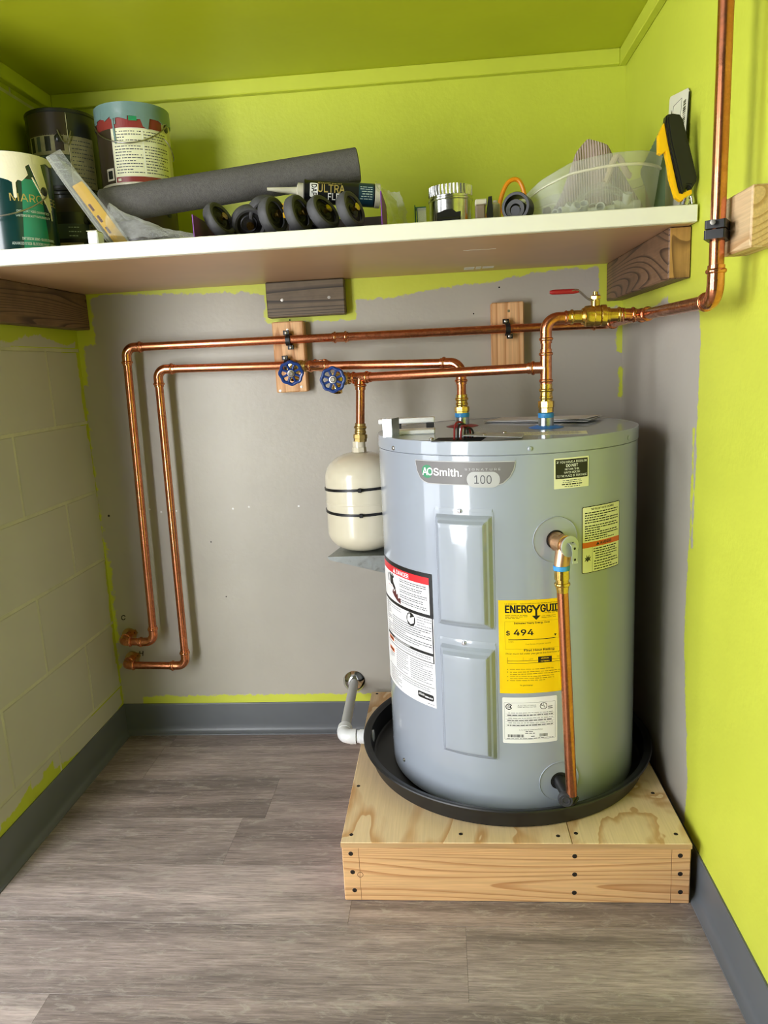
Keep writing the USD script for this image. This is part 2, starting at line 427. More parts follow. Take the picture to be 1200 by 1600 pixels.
# left wall: painted concrete blocks in running bond
wl = sgroup('wall_left'); Z0, B, D1 = .16385, .2032, .182
wl.add('mortar', cbox((-.2, YE + .002, -.02), (-.0014, .1, 1.93), .001), 'mortar_paint')
for k in range(-1, 9):
    z0, z1 = Z0 + B * k, Z0 + B * (k + 1); z0, z1 = max(z0, -.02), min(z1, 1.93)
    first = -D1 - (0 if k % 2 == 0 else B)
    ys = [0.05] + [first - .4064 * i for i in range(4)]
    for a, b in zip(ys[:-1], ys[1:]):
        b = max(b, YE)
        if a - b < .03: continue
        g = .0032
        # a chamfered body with a finer face skin that carries the paint mask
        yy, zz = np.meshgrid(np.linspace(b + (g if b > YE else 0) + .0035, a - g - .0035, max(2, int((a - b) / .006))), np.linspace(z0 + g + .0035, z1 - g - .0035, max(2, int((z1 - z0) / .006))), indexing='ij')
        n = wl.add('block', cat_([cbox((-.19, b + (g if b > YE else 0), z0 + g), (0, a - g, z1 - g), .0025), grid_mesh(np.stack([np.full_like(yy, .0003), yy, zz], -1))]), 'block_paint', smooth=False)
        pts = np.array(UsdGeom.Mesh(n.prim).GetPointsAttr().Get()); Y, Z = pts[:, 1], pts[:, 2]
        s = np.maximum.reduce([.128 - Z + .02 * np.sin(Y * 9) - .02, Y + np.where((Z > .93) | ((Z > .24) & (Z < .56)), .012, .0065) + .006 * np.sin(Z * 7), np.where(Z < 1.33, Z - 1.205 - .01 * np.sin(Y * 21), Z - 1.2), inside(Y, Z, -.66, -.52, .05, .145 + .02 * np.sin(Y * 23)) - .004, inside(Y, Z, -.475, -.415, .05, .155 + .01 * np.sin(Y * 60)) - .004])
        attr(n.path, 'paint', s)

# back wall and right wall: a fine sheet carries the two paints, the wall's body stands behind it
wb = sgroup('wall_back')
wb.add('wall_body', cbox((-.2, .0012, -.02), (W + .12, .12, 1.93), .001), 'room_white')
xx, zz = np.meshgrid(np.linspace(0, W, 379), np.linspace(-.01, 1.9, 479), indexing='ij')
sheet = wb.add('paint', grid_mesh(np.stack([xx, 0 * xx, zz], -1)[::-1]), 'wall_paint', smooth=False)
X, Z = xx[::-1].ravel(), zz[::-1].ravel()
wav = .012 * (meshkit.fbm(np.stack([X * 7, Z * 0 + 3, Z * 0], -1), 3) - .5)
s = np.maximum.reduce([Z - np.interp(X, [0, .08, .30, .50, .56, .80, .84, 1.0, 1.15, 1.3, 1.44, 1.5], [1.30, 1.325, 1.318, 1.312, 1.30, 1.28, 1.275, 1.29, 1.30, 1.318, 1.322, 1.318]) - wav,
    inside(X, Z, .545, .798, 1.224, 1.4), inside(X, Z, -1, .018, 1.08, 2) - .001, inside(X, Z, -1, .052, 1.195, 2), np.where(X < .03, .5 * (.006 - X) + .001 * np.sin(Z * 40), -.1) + np.where((Z < .62) & (Z > .3), .003, -.003),
    inside(X, Z, 1.496, 3, 1.1, 2) - .001, inside(X, Z, 1.503, 3, .98, 1.06), inside(X, Z, .065, 3, -1, .1245) - .001 + wav * .2, inside(X, Z, 1.45, 3, 1.22, 2)])
attr(sheet.path, 'paint', s)
wr = sgroup('wall_right')
wr.add('wall_body', cbox((W + .0012, -2.75, -.02), (W + .12, .12, 2.45), .001), 'lime_paint')
yy, zz = np.meshgrid(np.linspace(-1.2, 0, 301), np.linspace(-.01, 2.4, 603), indexing='ij')
sheet = wr.add('paint', grid_mesh(np.stack([W + 0 * yy, yy, zz], -1)[::-1]), 'wall_paint', smooth=False)
wr.add('paint', grid_mesh(np.stack(np.meshgrid([W], np.linspace(-2.75, -1.2, 5), np.linspace(-.01, 2.4, 5), indexing='ij'), -1)[0][::-1]), 'lime_paint', smooth=False)
Y, Z = yy[::-1].ravel(), zz[::-1].ravel()
edge = np.interp(Z, [0, .2, .35, .50, .60, .70, .71, 1.1, 1.17, 1.2], [-.60, -.625, -.60, -.575, -.578, -.582, -.607, -.612, -.60, -.40])
s = -np.minimum(Y - edge, np.interp(Y, [-.62, -.56, -.5, -.42, -.3, -.1, 0], [1.20, 1.185, 1.20, 1.215, 1.20, 1.19, 1.19]) - Z)
s = np.maximum(s, inside(Y, Z, -.60, -.585, .66, .95) - .003)
s = np.maximum(s, inside(Y, Z, -.016, 1, .98, 1.06) - .004)
attr(sheet.path, 'paint', s)

struct('ceiling', cbox((-.2, -.515, ZC), (W + .1, .1, ZC + .1), .001), 'ceiling_paint')
struct('trim_1', cbox((.019, -.019, ZC - .036), (W - .019, 0, ZC), .002), 'lime_paint')
struct('trim_2', cbox((0, -.515, ZC - .036), (.019, 0, ZC), .002), 'lime_paint')
struct('trim_3', cbox((W - .019, -.80, ZC - .036), (W, 0, ZC), .002), 'lime_paint')
struct('trim_4', cbox((-.2, -.56, ZC - .004), (W - .019, -.5155, ZC + .16), .002), 'lime_paint')
struct('ceiling_room', cbox((-2.6, -2.75, 2.40), (W + .1, .1, 2.5), .001), 'room_white')
struct('wall_front', cat_([cbox((-.16, -2.47, -.02), (W + .1, -2.36, 2.4), .001), cbox((-2.6, -2.47, -.02), (-.92, -2.36, 2.4), .001), cbox((-.92, -2.47, 2.05), (-.16, -2.36, 2.4), .001)]), 'room_white')
struct('wall_nook', cat_([cbox((-2.6, YE, -.02), (-.2, YE + .1, 2.4), .001), cbox((-.2, -.515, 1.94), (W + .1, -.4, 2.4), .001)]), 'room_white')
BASE = [(0, 0), (.020, 0), (.0195, .003), (.0105, .0085), (.0062, .016), (.0052, .03), (.005, .094), (.0035, .0985), (0, .0985)]


def base(a, b, inward):
    """A vinyl cove base from a to b (on the wall line), its toe towards INWARD."""
    a, b, w = A([*a, 0], float), A([*b, 0], float), A([*inward, 0], float)
    P = A([[q + w * d + A([0, 0, h]) for d, h in BASE] for q in (a, b)]); m = grid_mesh(P); k = len(BASE)
    caps = [[0, i, i + 1] for i in range(1, k - 1)] + [[k, k + i + 1, k + i] for i in range(1, k - 1)]
    m = trimesh.Trimesh(m.vertices, np.vstack([m.faces, caps]), process=False); trimesh.repair.fix_normals(m); return m


struct('baseboard_left', base((0, YE), (0, -.0), (1, 0)), 'vinyl_base', 40)
struct('baseboard_back', base((0, 0), (W, 0), (0, -1)), 'vinyl_base', 40)
struct('baseboard_right', base((W, 0), (W, -2.36), (-1, 0)), 'vinyl_base', 40)

# handwritten letters on the back wall, by the pipe stubs
for s_, x, z in (('C', .026, .374), ('H', .0695, .257)):
    tm = text(s_, .015, None, .0002, True); hw = thing('letter_mark', (x, -.0005, z), f'black handwritten letter {s_} on the grey back wall above the {"upper" if s_ == "C" else "lower"} pipe stub', 'letter mark')
    hw.add('ink_stroke', place(tm, A([[1, .15, 0], [0, 0, -1], [0, 1, 0]]), (x, -.0003, z)), 'black_ink', False)

# ================================================================== SHELF, SUPPORTS, BLOCKS
SZ0, SZ1, SY = 1.3315, 1.362, -.5877
sh = thing('shelf', (.75, -.29, SZ0), 'deep white painted shelf board across the alcove under the lime green wall, brown underneath', 'shelf')
sh.add('top_board', cbox((.002, SY + .0185, SZ0 + .0008), (W - .004, -.001, SZ1), .001), 'shelf_paint')
sh.add('underside', cbox((.0025, SY + .019, SZ0), (W - .0045, -.0015, SZ0 + .0007), .0002), 'shelf_underside', label='brown bare underside of the shelf')
sh.add('front_edging', cbox((.002, SY, SZ0), (W - .004, SY + .018, SZ1 + .0002), .0015), 'shelf_paint')
for i, (x0, y0, x1, y1) in enumerate([(1.08, -.40, 1.15, -.396), (1.092, -.10, 1.118, -.045), (1.122, -.10, 1.135, -.05), (1.139, -.095, 1.168, -.055)]):
    sh.add('paint_scuff', cbox((x0, y0, SZ0 - .0003), (x1, y1, SZ0 + .0002), .0001), 'dust_scuff')
SBZ = SZ0 - .0965


def support(loc, lo, hi, m, label, endm=None, screws=()):
    t = thing('shelf_support', loc, label, 'wooden support block'); t.add('timber', cbox(lo, hi, .0025), m)
    if endm: t.add('end_grain', cbox(A([lo[0] + .002, lo[1] - .0006, lo[2] + .002]), (hi[0] - .002, lo[1] + .002, hi[2] - .002), .0005), endm, label='sawn end showing the grain')
    for q in screws: t.add('screw', lathe([(0, 0), (.0045, 0), (.004, .001), (0, .0012)], 14, q, (0, -1, 0)), 'screw_steel')


support((.022, -.35, SBZ), (0.0005, -.70, SBZ), (.042, -.0005, SZ0 - .0004), 'old_board', 'dark weathered timber along the left block wall holding up the left end of the shelf', 'old_end')
support((.665, -.02, SBZ + .004), (.560, -.038, SBZ + .003), (.773, -.0005, SZ0 - .0004), 'old_board_x', 'short dark weathered timber screwed to the back wall under the middle of the shelf', None, [(.603, -.0375, 1.283), (.731, -.0375, 1.283)])
support((W - .022, -.28, SBZ), (W - .043, -.545, SBZ), (W - .0005, -.0005, SZ0 - .0004), 'old_board', 'dark weathered timber on the right wall holding up the right end of the shelf', 'old_end')


def backing(lo, hi, m, label, knots, endm=None):
    lo, hi = A(lo), A(hi); t = thing('pipe_backing_block', ((lo + hi) / 2), label, 'wood block'); t.add('timber', cbox(lo, hi, .003), m)
    if endm: t.add('end_grain', cbox(A([lo[0] + .002, lo[1] - .0006, lo[2] + .002]), (hi[0] - .002, lo[1] + .002, hi[2] - .002), .0005), endm)
    for q in knots: t.add('screw', lathe([(0, 0), (.004, 0), (.0036, .0008), (0, .001)], 12, q, (0, -1, 0)), 'screw_steel')


backing((.5695, -.038, 1.0365), (.656, -.0005, 1.2265), 'stud_wood', 'tall pale wood block on the back wall behind the left blue handwheel', [(.612, -.0375, 1.204), (.58, -.0375, 1.042), (.64, -.0375, 1.05)])
backing((1.1615, -.038, 1.072), (1.2478, -.0005, 1.245), 'stud_wood', 'tall pale wood block on the back wall left of the brass ball valve', [(1.208, -.0375, 1.222)])
backing((W - .040, -.925, 1.2395), (W - .0005, -.815, 1.325), 'stud_pale', 'short pale wood block on the green right wall beside the upright copper pipe', [], 'stud_end')

# ================================================================== PIPES
PR = .0111; FR = .0128


def bead(p, d, r=FR, h=.0027, w=.0036):
    """The raised ring at the mouth of a press fitting."""
    t = np.linspace(-np.pi / 2, np.pi / 2, 9); prof = [(r - .002, -w)] + [(r + h * np.cos(a), w * np.sin(a)) for a in t] + [(r - .002, w)]
    return lathe(prof, 28, p, d)


def sleeve(p, d, L, r=FR):
    """Socket from p along d: a short collar, a bead, a neck."""
    p, d = A(p, float), unit(d); return [lathe([(PR, 0), (r, 0), (r, L), (PR, L)], 28, p, d), bead(p + d * (L * .66), d)]


def elbow(p, d1, d2, R=.024, s=.024, m='copper_fitting'):
    """A bend whose legs leave the corner p along d1 and d2; returns its mesh and the two mouths."""
    p, d1, d2 = A(p, float), unit(d1), unit(d2)
    c = p + (d1 + d2) * R if abs(d1 @ d2) < .2 else None
    pts = []
    for t in np.linspace(0, 1, 15):      # quadratic bend, close to a circle
        a, b = p + d1 * R, p + d2 * R; w = .586
        B0, B1, B2 = (1 - t) ** 2, 2 * t * (1 - t) * .7071, t * t; pts.append((B0 * a + B1 * p + B2 * b) / (B0 + B1 + B2))
    m_ = [tube([p + d1 * (R + .004)] + pts + [p + d2 * (R + .004)], FR, 26)]
    for d in (d1, d2): m_ += sleeve(p + d * R, d, s)
    return cat_(m_), p + d1 * (R + s), p + d2 * (R + s)


def tee(p, dirs, s=.034):
    p = A(p, float); m_ = []
    for d in dirs:
        d = unit(d); m_.append(lathe([(0, 0), (FR, 0), (FR, s), (PR, s)], 26, p, d)); m_.append(bead(p + d * (s - .011), d))
    m_.append(place(trimesh.creation.icosphere(2, FR), None, p)); return cat_(m_)


def coupling(p, d, L=.044):
    p, d = A(p, float), unit(d); return cat_([lathe([(PR, -L / 2), (FR, -L / 2), (FR, L / 2), (PR, L / 2)], 28, p, d), bead(p - d * L * .33, d), bead(p + d * L * .33, d)])


def dots(ps): return cat_([place(trimesh.creation.icosphere(1, .0028), None, q) for q in ps])


def adapter(p, d, L=.062, hexat=.6):
    """Brass press-to-thread adapter along d from p."""
    p, d = A(p, float), unit(d)
    return cat_([lathe([(PR, 0), (.0135, 0), (.0135, L * hexat), (PR, L * hexat)], 26, p, d), bead(p + d * L * .22, d, .0135), bead(p + d * L * .48, d, .0135, .0015),
                 lathe([(0, L * hexat), (.0172, L * hexat), (.0178, L * hexat + .002), (.0178, L * .82), (.0165, L * .84), (.0165, L), (0, L)], 8, p, d)])


def pipe(n, a, b): n.add('pipe', rod(a, b, PR, 26), 'copper')


def fit(n, res): n.add('elbow', res[0], 'copper_fitting'); return res[1], res[2]


def stub_flange(n, x, z):
    """The stub-out: an eared brass flange on the wall and the short piece that leaves it."""
    ring = Point(0, 0).buffer(.022).union(rrect(.052, .016, .004)).difference(Point(0, 0).buffer(.0115)); ring = ring.difference(unary_union([Point(s * .02, .0).buffer(.0025) for s in (-1, 1)]))
    n.add('wall_flange', ext(affinity.rotate(ring, 25), .006, frame((0, -1, 0)), (x, -.0005, z)), 'old_brass'); n.add('pipe', rod((x, -.0005, z), (x, -.032, z), PR, 24), 'copper')


XD, YD, ZD = A([1., 0, 0]), A([0, 1., 0]), A([0, 0, 1.])
# cold run: lower left stub, up, along the wall under the shelf, forward along the right wall, up
YW = -.058
c0, c1, c2, c3 = A([.0477, YW, .3260]), A([.1465, YW, .3242]), A([.1631, YW, 1.1790]), A([1.4650, YW, 1.1745])
TE = A([1.4650, -.398, 1.1775]); c5 = A([1.4515, -.853, 1.1725]); c6 = A([1.4515, -.853, 2.399])
n = thing('copper_pipe', c1, 'longest copper pipe, highest on the back wall, turning up along the green right wall', 'copper pipe')
stub_flange(n, c0[0], c0[2])
a, b = fit(n, elbow(c0, YD, XD, .018, .012)); u = unit(c2 - c1); a1, b1 = fit(n, elbow(c1, -XD, u)); pipe(n, b - XD * .004, a1 + XD * .004)
h = unit(c3 - c2); a2, b2 = fit(n, elbow(c2, -u, h)); pipe(n, b1 - u * .008, a2 + u * .008)
e = unit(TE - c3); a3, b3 = fit(n, elbow(c3, -h, e)); k = c2 + h * .595; n.add('coupling', coupling(k, h), 'copper_fitting'); pipe(n, b2 - h * .008, k); pipe(n, k, a3 + h * .008)
n.add('tee', tee(TE, (-e, unit(c5 - TE), -XD)), 'copper_fitting'); pipe(n, b3 - e * .008, TE - e * .02)
f_ = unit(c5 - TE); a5, b5 = fit(n, elbow(c5, -f_, ZD, .026, .026)); pipe(n, TE + f_ * .02, a5 + f_ * .008); pipe(n, b5 - ZD * .008, c6)
# hot run: inner loop on the wall, forward to a tee, slanting to the heater's hot nipple
g0, g1, g2, g3 = A([.0490, YW, .2508]), A([.2360, YW, .2476]), A([.2460, YW, 1.1165]), A([.7200, YW, 1.1075])
HT, HE, HB = A([.7090, -.150, 1.1036]), A([1.0712, -.275, 1.0941]), A([1.0712, -.275, 1.0195])
n = thing('copper_pipe', g1, 'copper pipe making the inner loop on the back wall, ending at the hot port', 'copper pipe')
stub_flange(n, g0[0], g0[2])
a, b = fit(n, elbow(g0, YD, XD, .018, .012)); u = unit(g2 - g1); a1, b1 = fit(n, elbow(g1, -XD, u)); pipe(n, b - XD * .004, a1 + XD * .004)
h = unit(g3 - g2); a2, b2 = fit(n, elbow(g2, -u, h)); pipe(n, b1 - u * .008, a2 + u * .008)
e = unit(HT - g3); a3, b3 = fit(n, elbow(g3, -h, e, .02, .02)); pipe(n, b2 - h * .008, a3 + h * .008)
q = unit(HE - HT); n.add('tee', tee(HT, (-e, q, -q)), 'copper_fitting'); pipe(n, b3 - e * .008, HT - e * .018)
a4, b4 = fit(n, elbow(HE, -q, -ZD, .026, .024)); pipe(n, HT + q * .02, a4 + q * .008); pipe(n, b4 + ZD * .008, HB)
n.add('brass_adapter', adapter(HB, -ZD, .048), 'brass', label='brass threaded adapter')
# cold branch at the heater: nipple, tee, elbow to the ball valve; lower cross pipe; tank drop
CB, CT, CE = A([1.2540, -.398, 1.0300]), A([1.2545, -.398, 1.0757]), A([1.2550, -.398, 1.1795])
TT = A([.8220, -.208, 1.0700]); TB = A([.8133, -.208, .9160])
n = thing('copper_pipe', CT, 'copper riser on the cold port with a cross pipe and drop to the cream tank', 'copper pipe')
q = unit(TT - CT); n.add('tee', tee(CT, (ZD, -ZD, q), .04), 'copper_fitting'); a, b = fit(n, elbow(CE, -ZD, XD, .026, .026)); pipe(n, CT + ZD * .03, a + ZD * .008)
n.add('brass_adapter', adapter(CT - ZD * .036, -ZD, .062), 'brass', label='brass threaded adapter')
pipe(n, CT + q * .03, TT - q * .02); dv = unit(TB - TT); n.add('tee', tee(TT, (-q, q, dv), .030), 'copper_fitting'); pipe(n, TT + dv * .02, TB - dv * .02)
n.add('brass_adapter', adapter(TB - dv * .018 + dv * -.022, dv, .046), 'old_brass', label='brass threaded adapter')
pipe(n, b - XD * .012, (1.3190, -.398, 1.1802))

# ball valve
v = thing('ball_valve', (1.36, -.398, 1.18), 'brass ball valve with a red lever grip, left of the right shelf support', 'valve')
bc = A([1.3605, -.398, 1.1805]); prof = [(0, -.062), (.0135, -.062), (.0135, -.03), (.0165, -.029), (.0185, -.024), (.0215, -.022), (.0225, -.012), (.0215, -.004), (.0225, -.003), (.0225, .008), (.0205, .010), (.0225, .012), (.0225, .022), (.0165, .024), (.0165, .03), (.0135, .031), (.0135, .062), (0, .062)]
v.add('body', cat_([lathe(prof, 32, bc, XD), bead(bc - XD * .05, XD, .0135), bead(bc + XD * .05, XD, .0135)]), 'brass')
v.add('stem', cat_([rod(bc + ZD * .018, bc + ZD * .036, .0095, 24), lathe([(0, .034), (.011, .034), (.0115, .036), (.0115, .041), (.009, .043), (0, .043)], 6, bc, ZD), rod(bc + ZD * .04, bc + ZD * .05, .0055, 18)]), 'brass')
lp = smooth_path([bc + A([.008, 0, .0335]), bc + A([-.012, -.001, .034]), bc + A([-.028, -.004, .046]), bc + A([-.036, -.006, .0525]), bc + A([-.052, -.006, .0535])], 24)
v.add('lever', cat_([grid_mesh(np.stack([lp + A([0, -.007, s]), lp + A([0, .007, s])], 0 if s > 0 else 0)) for s in (.001, -.001)] + [tube(lp + A([0, yy, 0]), .0012, 6) for yy in (-.007, .007)]), 'screw_steel')
gp = A([bc + A([-.036 - .062 * t, -.006 - .001 * t, .053 + .0005 * t]) for t in np.linspace(0, 1, 12)]); gm = tube(gp, .0052 * A([.6, .9, 1, 1, 1, 1, 1, 1, 1, 1, .95, .6]), 14)
v.add('lever_grip', gm, 'red_grip', label='red dipped lever grip')
# pipe-end press couplings either side of the valve
n = thing('press_coupling', (1.425, -.398, 1.1795), 'short copper press coupling between the brass ball valve and the right wall tee', 'pipe fitting')
n.add('sleeve', coupling((1.428, -.398, 1.1793), XD, .036), 'copper_fitting'); n.add('pipe', rod((1.4215, -.398, 1.1795), (1.4455, -.398, 1.1785), PR * .98, 20), 'copper')

# drain valves with blue handwheels
wheel_o = [(.0305 * (1 + .045 * np.cos(8 * t)) * np.cos(t), .0305 * (1 + .045 * np.cos(8 * t)) * np.sin(t)) for t in np.linspace(0, 2 * np.pi, 96, endpoint=False)]


def drain(base_pt, d_pipe, wheel_c, label):
    base_pt, w = A(base_pt, float), A(wheel_c, float); t = thing('drain_valve', base_pt, label, 'valve'); dp = unit(d_pipe)
    body = base_pt + dp * .042; ax = unit(w - body)
    t.add('body', cat_([lathe([(0, 0), (.0128, 0), (.0128, .016), (.0165, .018), (.0165, .026), (.012, .028), (.012, .046), (0, .046)], 24, base_pt, dp), bead(base_pt + dp * .008, dp),
                        lathe([(0, -.016), (.012, -.016), (.0175, -.008), (.0185, .004), (.016, .012), (.0165, .02), (.0165, .026), (.011, .028), (.0095, .036), (0, .036)], 28, body, ax)]), 'old_brass')
    sp = unit(A([ax[0] * .3, -.42, -1.0])); s0 = body + sp * .006
    t.add('spout', lathe([(0, 0), (.0115, 0), (.0115, .018), (.0135, .019), (.0125, .021), (.0135, .023), (.0125, .025), (.0135, .027), (.0135, .030), (.0095, .031), (.009, .012), (0, .012)], 26, s0, sp), 'brass')
    t.add('stem', cat_([rod(body + ax * .03, w + ax * .004, .0042, 16), lathe([(0, 0), (.0092, 0), (.0090, .0015), (.0062, .0018), (.0062, .003), (.0045, .0042), (.0018, .0042), (.0014, .003), (0, .003)], 18, w + ax * .0035, ax)]), 'screw_steel')
    poly = Polygon(wheel_o).buffer(-.0002); R0 = frame(ax); inner = affinity.scale(Polygon(wheel_o), .77, .77)
    m_ = [tube([w + R0 @ A([x * .90, y * .90, 0]) for x, y in wheel_o + wheel_o[:2]], .0043, 10, False), lathe([(.0045, -.004), (.0115, -.004), (.0115, .001), (.010, .0035), (.0045, .0035)], 28, w, ax)]
    for k in range(8):
        a_ = 2 * np.pi * (k + .5) / 8; m_.append(tube([w + R0 @ A([r_ * np.cos(a_), r_ * np.sin(a_), -.001]) for r_ in (.0085, .017, .0265)], A([.0036, .0030, .0036]), 8))
    t.add('handwheel', cat_(m_), 'blue_paint', label='blue eight-spoked handwheel')


q1 = unit(HE - HT); drain(HT - q1 * .030, -q1, (.6455, -.198, 1.0893), 'brass drain valve whose blue handwheel stands in front of the left wood block')
q2 = unit(TT - CT); drain(TT + q2 * .026, q2, (.7590, -.252, 1.0690), 'brass drain valve with blue handwheel directly left of the drop to the cream tank')


# pipe clips
def clip(p, d, out, label, second=None):
    """A black two-piece plastic clip round a pipe at p with axis d, its foot pointing away from OUT."""
    p, d, o = A(p, float), unit(d), unit(out); s = np.cross(d, o); R0 = np.stack([s, d, o], 1); t = thing('pipe_clip', p, label, 'pipe clip')
    ringp = Point(0, 0).buffer(PR + .0042).union(sbox(-.017, -PR - .009, .017, -PR - .001)).difference(Point(0, 0).buffer(PR + .0003)).union(sbox(-.004, PR + .001, .004, PR + .005))
    t.add('band', ext(ringp, .012, np.stack([s, o, np.cross(s, o)], 1), p - np.cross(s, o) * .006), 'black_plastic')
    for k in (-1, 1):
        t.add('ear', cat_([cbox(-A([.006, .008, .004]), A([.006, .008, .004]), .001)]).apply_transform(np.block([[R0, (p + s * k * .0195 + d * (.005 * k) - o * .002)[:, None]], [np.zeros((1, 3)), np.ones((1, 1))]])), 'black_plastic')
        t.add('screw', lathe([(0, 0), (.0045, 0), (.0042, .0015), (.002, .0025), (0, .0025)], 14, p + s * k * .0195 + d * (.005 * k) + o * .002, o), 'screw_steel')


clip((.6165, YW, 1.1765), XD, (0, -1, 0), 'black plastic clip holding the topmost wall pipe on the left wood block')
clip((.6080, YW, 1.1105), XD, (0, -1, 0), 'black plastic clip holding the second wall pipe, half hidden behind the left blue handwheel')
clip((1.2030, YW, 1.1755), XD, (0, -1, 0), 'black plastic clip holding the topmost wall pipe on the right wood block')
t = thing('pipe_clip', (1.4515, -.853, 1.287), 'black plastic clip holding the upright pipe to the block on the green wall', 'pipe clip')
for z0, z1, dx in ((1.276, 1.288, 0), (1.2605, 1.2735, .004)):
    pl = rrect(.060, .030, .003, .004 - dx, 0).difference(Point(0, 0).buffer(PR + .0004)); t.add('band', ext(affinity.rotate(pl, 62, origin=(0, 0)), z1 - z0, None, (1.4515, -.853, z0)), 'black_plastic')
t.add('screw', lathe([(0, 0), (.004, 0), (.004, .002), (0, .0025)], 12, (1.4342, -.8815, 1.2835), (-.4, -.9, 0)), 'screw_steel')

# ================================================================== PLATFORM AND PAN
PX0, PX1, PY, PH = .7862, 1.4885, -.7315, .1378
pl = thing('platform', (1.137, -.37, 0), 'low platform of raw plywood on pale lumber sides under the grey water heater', 'wooden platform')
SEAM = 1.2555
pl.add('plywood_panel', cbox((PX0 - .001, PY - .001, PH - .0125), (SEAM - .0006, -.022, PH), .001), 'ply_face')
pl.add('plywood_panel', cbox((SEAM + .0006, PY - .001, PH - .0125), (PX1 + .001, -.022, PH - .0003), .001), 'ply_face_warm')
pl.add('plywood_edge', cbox((PX0 - .0014, PY - .0016, PH - .0118), (PX1 + .0014, PY - .0006, PH - .0014), .0003), 'ply_edge', label='layered front edge of the plywood')
pl.add('front_board', cbox((PX0, PY, .0005), (PX1, PY + .038, PH - .0128), .002), 'pine_front')
pl.add('side_board', cbox((PX0, PY + .0385, .0005), (PX0 + .038, -.023, PH - .0128), .002), 'pine_side')
pl.add('side_board', cbox((PX1 - .038, PY + .0385, .0005), (PX1, -.023, PH - .0128), .002), 'pine_side')
pl.add('rear_board', cbox((PX0 + .039, -.061, .0005), (PX1 - .039, -.023, PH - .0128), .002), 'pine_front')


def sunk_screw(node, p, d, r=.0042):
    """A screw driven below the surface: dark hole with torn rim and the head inside."""
    node.add('screw', cat_([lathe([(0, .0002), (r * .6, .0002), (r * .62, .0006), (r, .0007), (r * 1.15, .0002), (r * 1.2, 0)], 14, p, d)]), 'screw_dark')


plain('screw_dark', (44, 36, 30), .5, metal=.3)
for x, z in ((.8045, .111), (.806, .068), (.8078, .025), (1.2603, .1077), (1.2602, .066), (1.2595, .0238), (1.4675, .1103), (1.4685, .069), (1.4699, .0275)):
    sunk_screw(pl, (x, PY, z), (0, -1, 0))
for x, y in ((.8044, -.7067), (.7996, -.5252), (1.0328, -.7035), (.8022, -.035), (1.4614, -.556), (1.4671, -.7016), (1.2307, -.7089), (1.268, -.700), (1.3306, -.5828)):
    sunk_screw(pl, (x, y, PH), (0, 0, 1), .0036)
for x in (.8212, 1.4509): pl.add('pencil_mark', cbox((x - .0004, PY - .0002, .002), (x + .0004, PY + .0002, PH - .014), .00005), 'pencil_line')
pl.add('pencil_mark', ext(Point(0, 0).buffer(.0062).difference(Point(0, 0).buffer(.0052)), .0003, frame((0, -1, 0)), (.8217, PY, .062)), 'pencil_line')
PCX, PCY = 1.1499, -.3537
pan = thing('drain_pan', (PCX, PCY, PH), 'round black plastic drain pan on the plywood platform around the foot of the heater', 'drain pan')
pan.add('basin', lathe([(0, 0), (.325, 0), (.331, .003), (.336, .03), (.3385, .041), (.3475, .0425), (.3505, .0445), (.3515, .048), (.350, .0505), (.346, .051), (.342, .049), (.3335, .046), (.326, .007), (.32, .0045), (0, .0045)], 128, (PCX, PCY, PH + .0010)), 'pan_plastic', 40)
pan.add('drain_nut', place(lathe([(0, 0), (.0165, 0), (.0165, .006), (.012, .007), (0, .007)], 24), frame((1, -.02, 0)), (PCX - .3345, PCY + .0107, PH + .0277)), 'pvc_grey')
# white drain line
QP = A([.7425, -.343, .1655])
d = thing('drain_pipe', QP, 'white plastic drain pipe with an elbow between the black pan and the wall', 'plastic pipe')
wp = A([.7315, -.0005, .163]); pd = unit(wp - QP)
d.add('pipe', rod(QP + pd * .03, wp, .0134, 28), 'pvc_grey')
R_ = .020; pts = []
for t_ in np.linspace(0, 1, 13):
    a_, b_ = QP + pd * R_, QP + XD * R_; B0, B1, B2 = (1 - t_) ** 2, 1.414 * t_ * (1 - t_), t_ * t_; pts.append((B0 * a_ + B1 * QP + B2 * b_) / (B0 + B1 + B2))
d.add('elbow', cat_([tube([QP + pd * (R_ + .026)] + pts + [QP + XD * (R_ + .014)], .0182, 30), lathe([(.0134, 0), (.0192, 0), (.0195, .003), (.0192, .022), (.0134, .022)], 30, QP + pd * (R_ + .005), pd), lathe([(.0134, 0), (.0192, 0), (.0195, .003), (.0192, .016), (.0134, .016)], 30, QP + XD * (R_ - .002), XD)]), 'pvc')
d.add('adapter', cat_([rod(QP + XD * .033, (.8045, QP[1], QP[2]), .0134, 26), lathe([(.01, 0), (.0165, 0), (.0165, .006), (.0185, .007), (.0185, .027), (.01, .027)], 26, QP + XD * .036, XD)]), 'pvc')
es = thing('escutcheon', (.7315, 0, .163), 'round chrome flange where the white drain pipe enters the back wall', 'wall flange')
es.add('dished_plate', lathe([(.0138, .016), (.020, .015), (.026, .010), (.033, .003), (.0345, 0), (.0325, 0), (.026, .006), (.0138, .012)], 48, (.7315, -.0005, .163), (0, -1, 0)), 'chrome', 60)
# ================================================================== WATER HEATER
HX, HY, HR, HZ0, HZ1 = 1.165, -.36, .291, PH + .0058, .9453


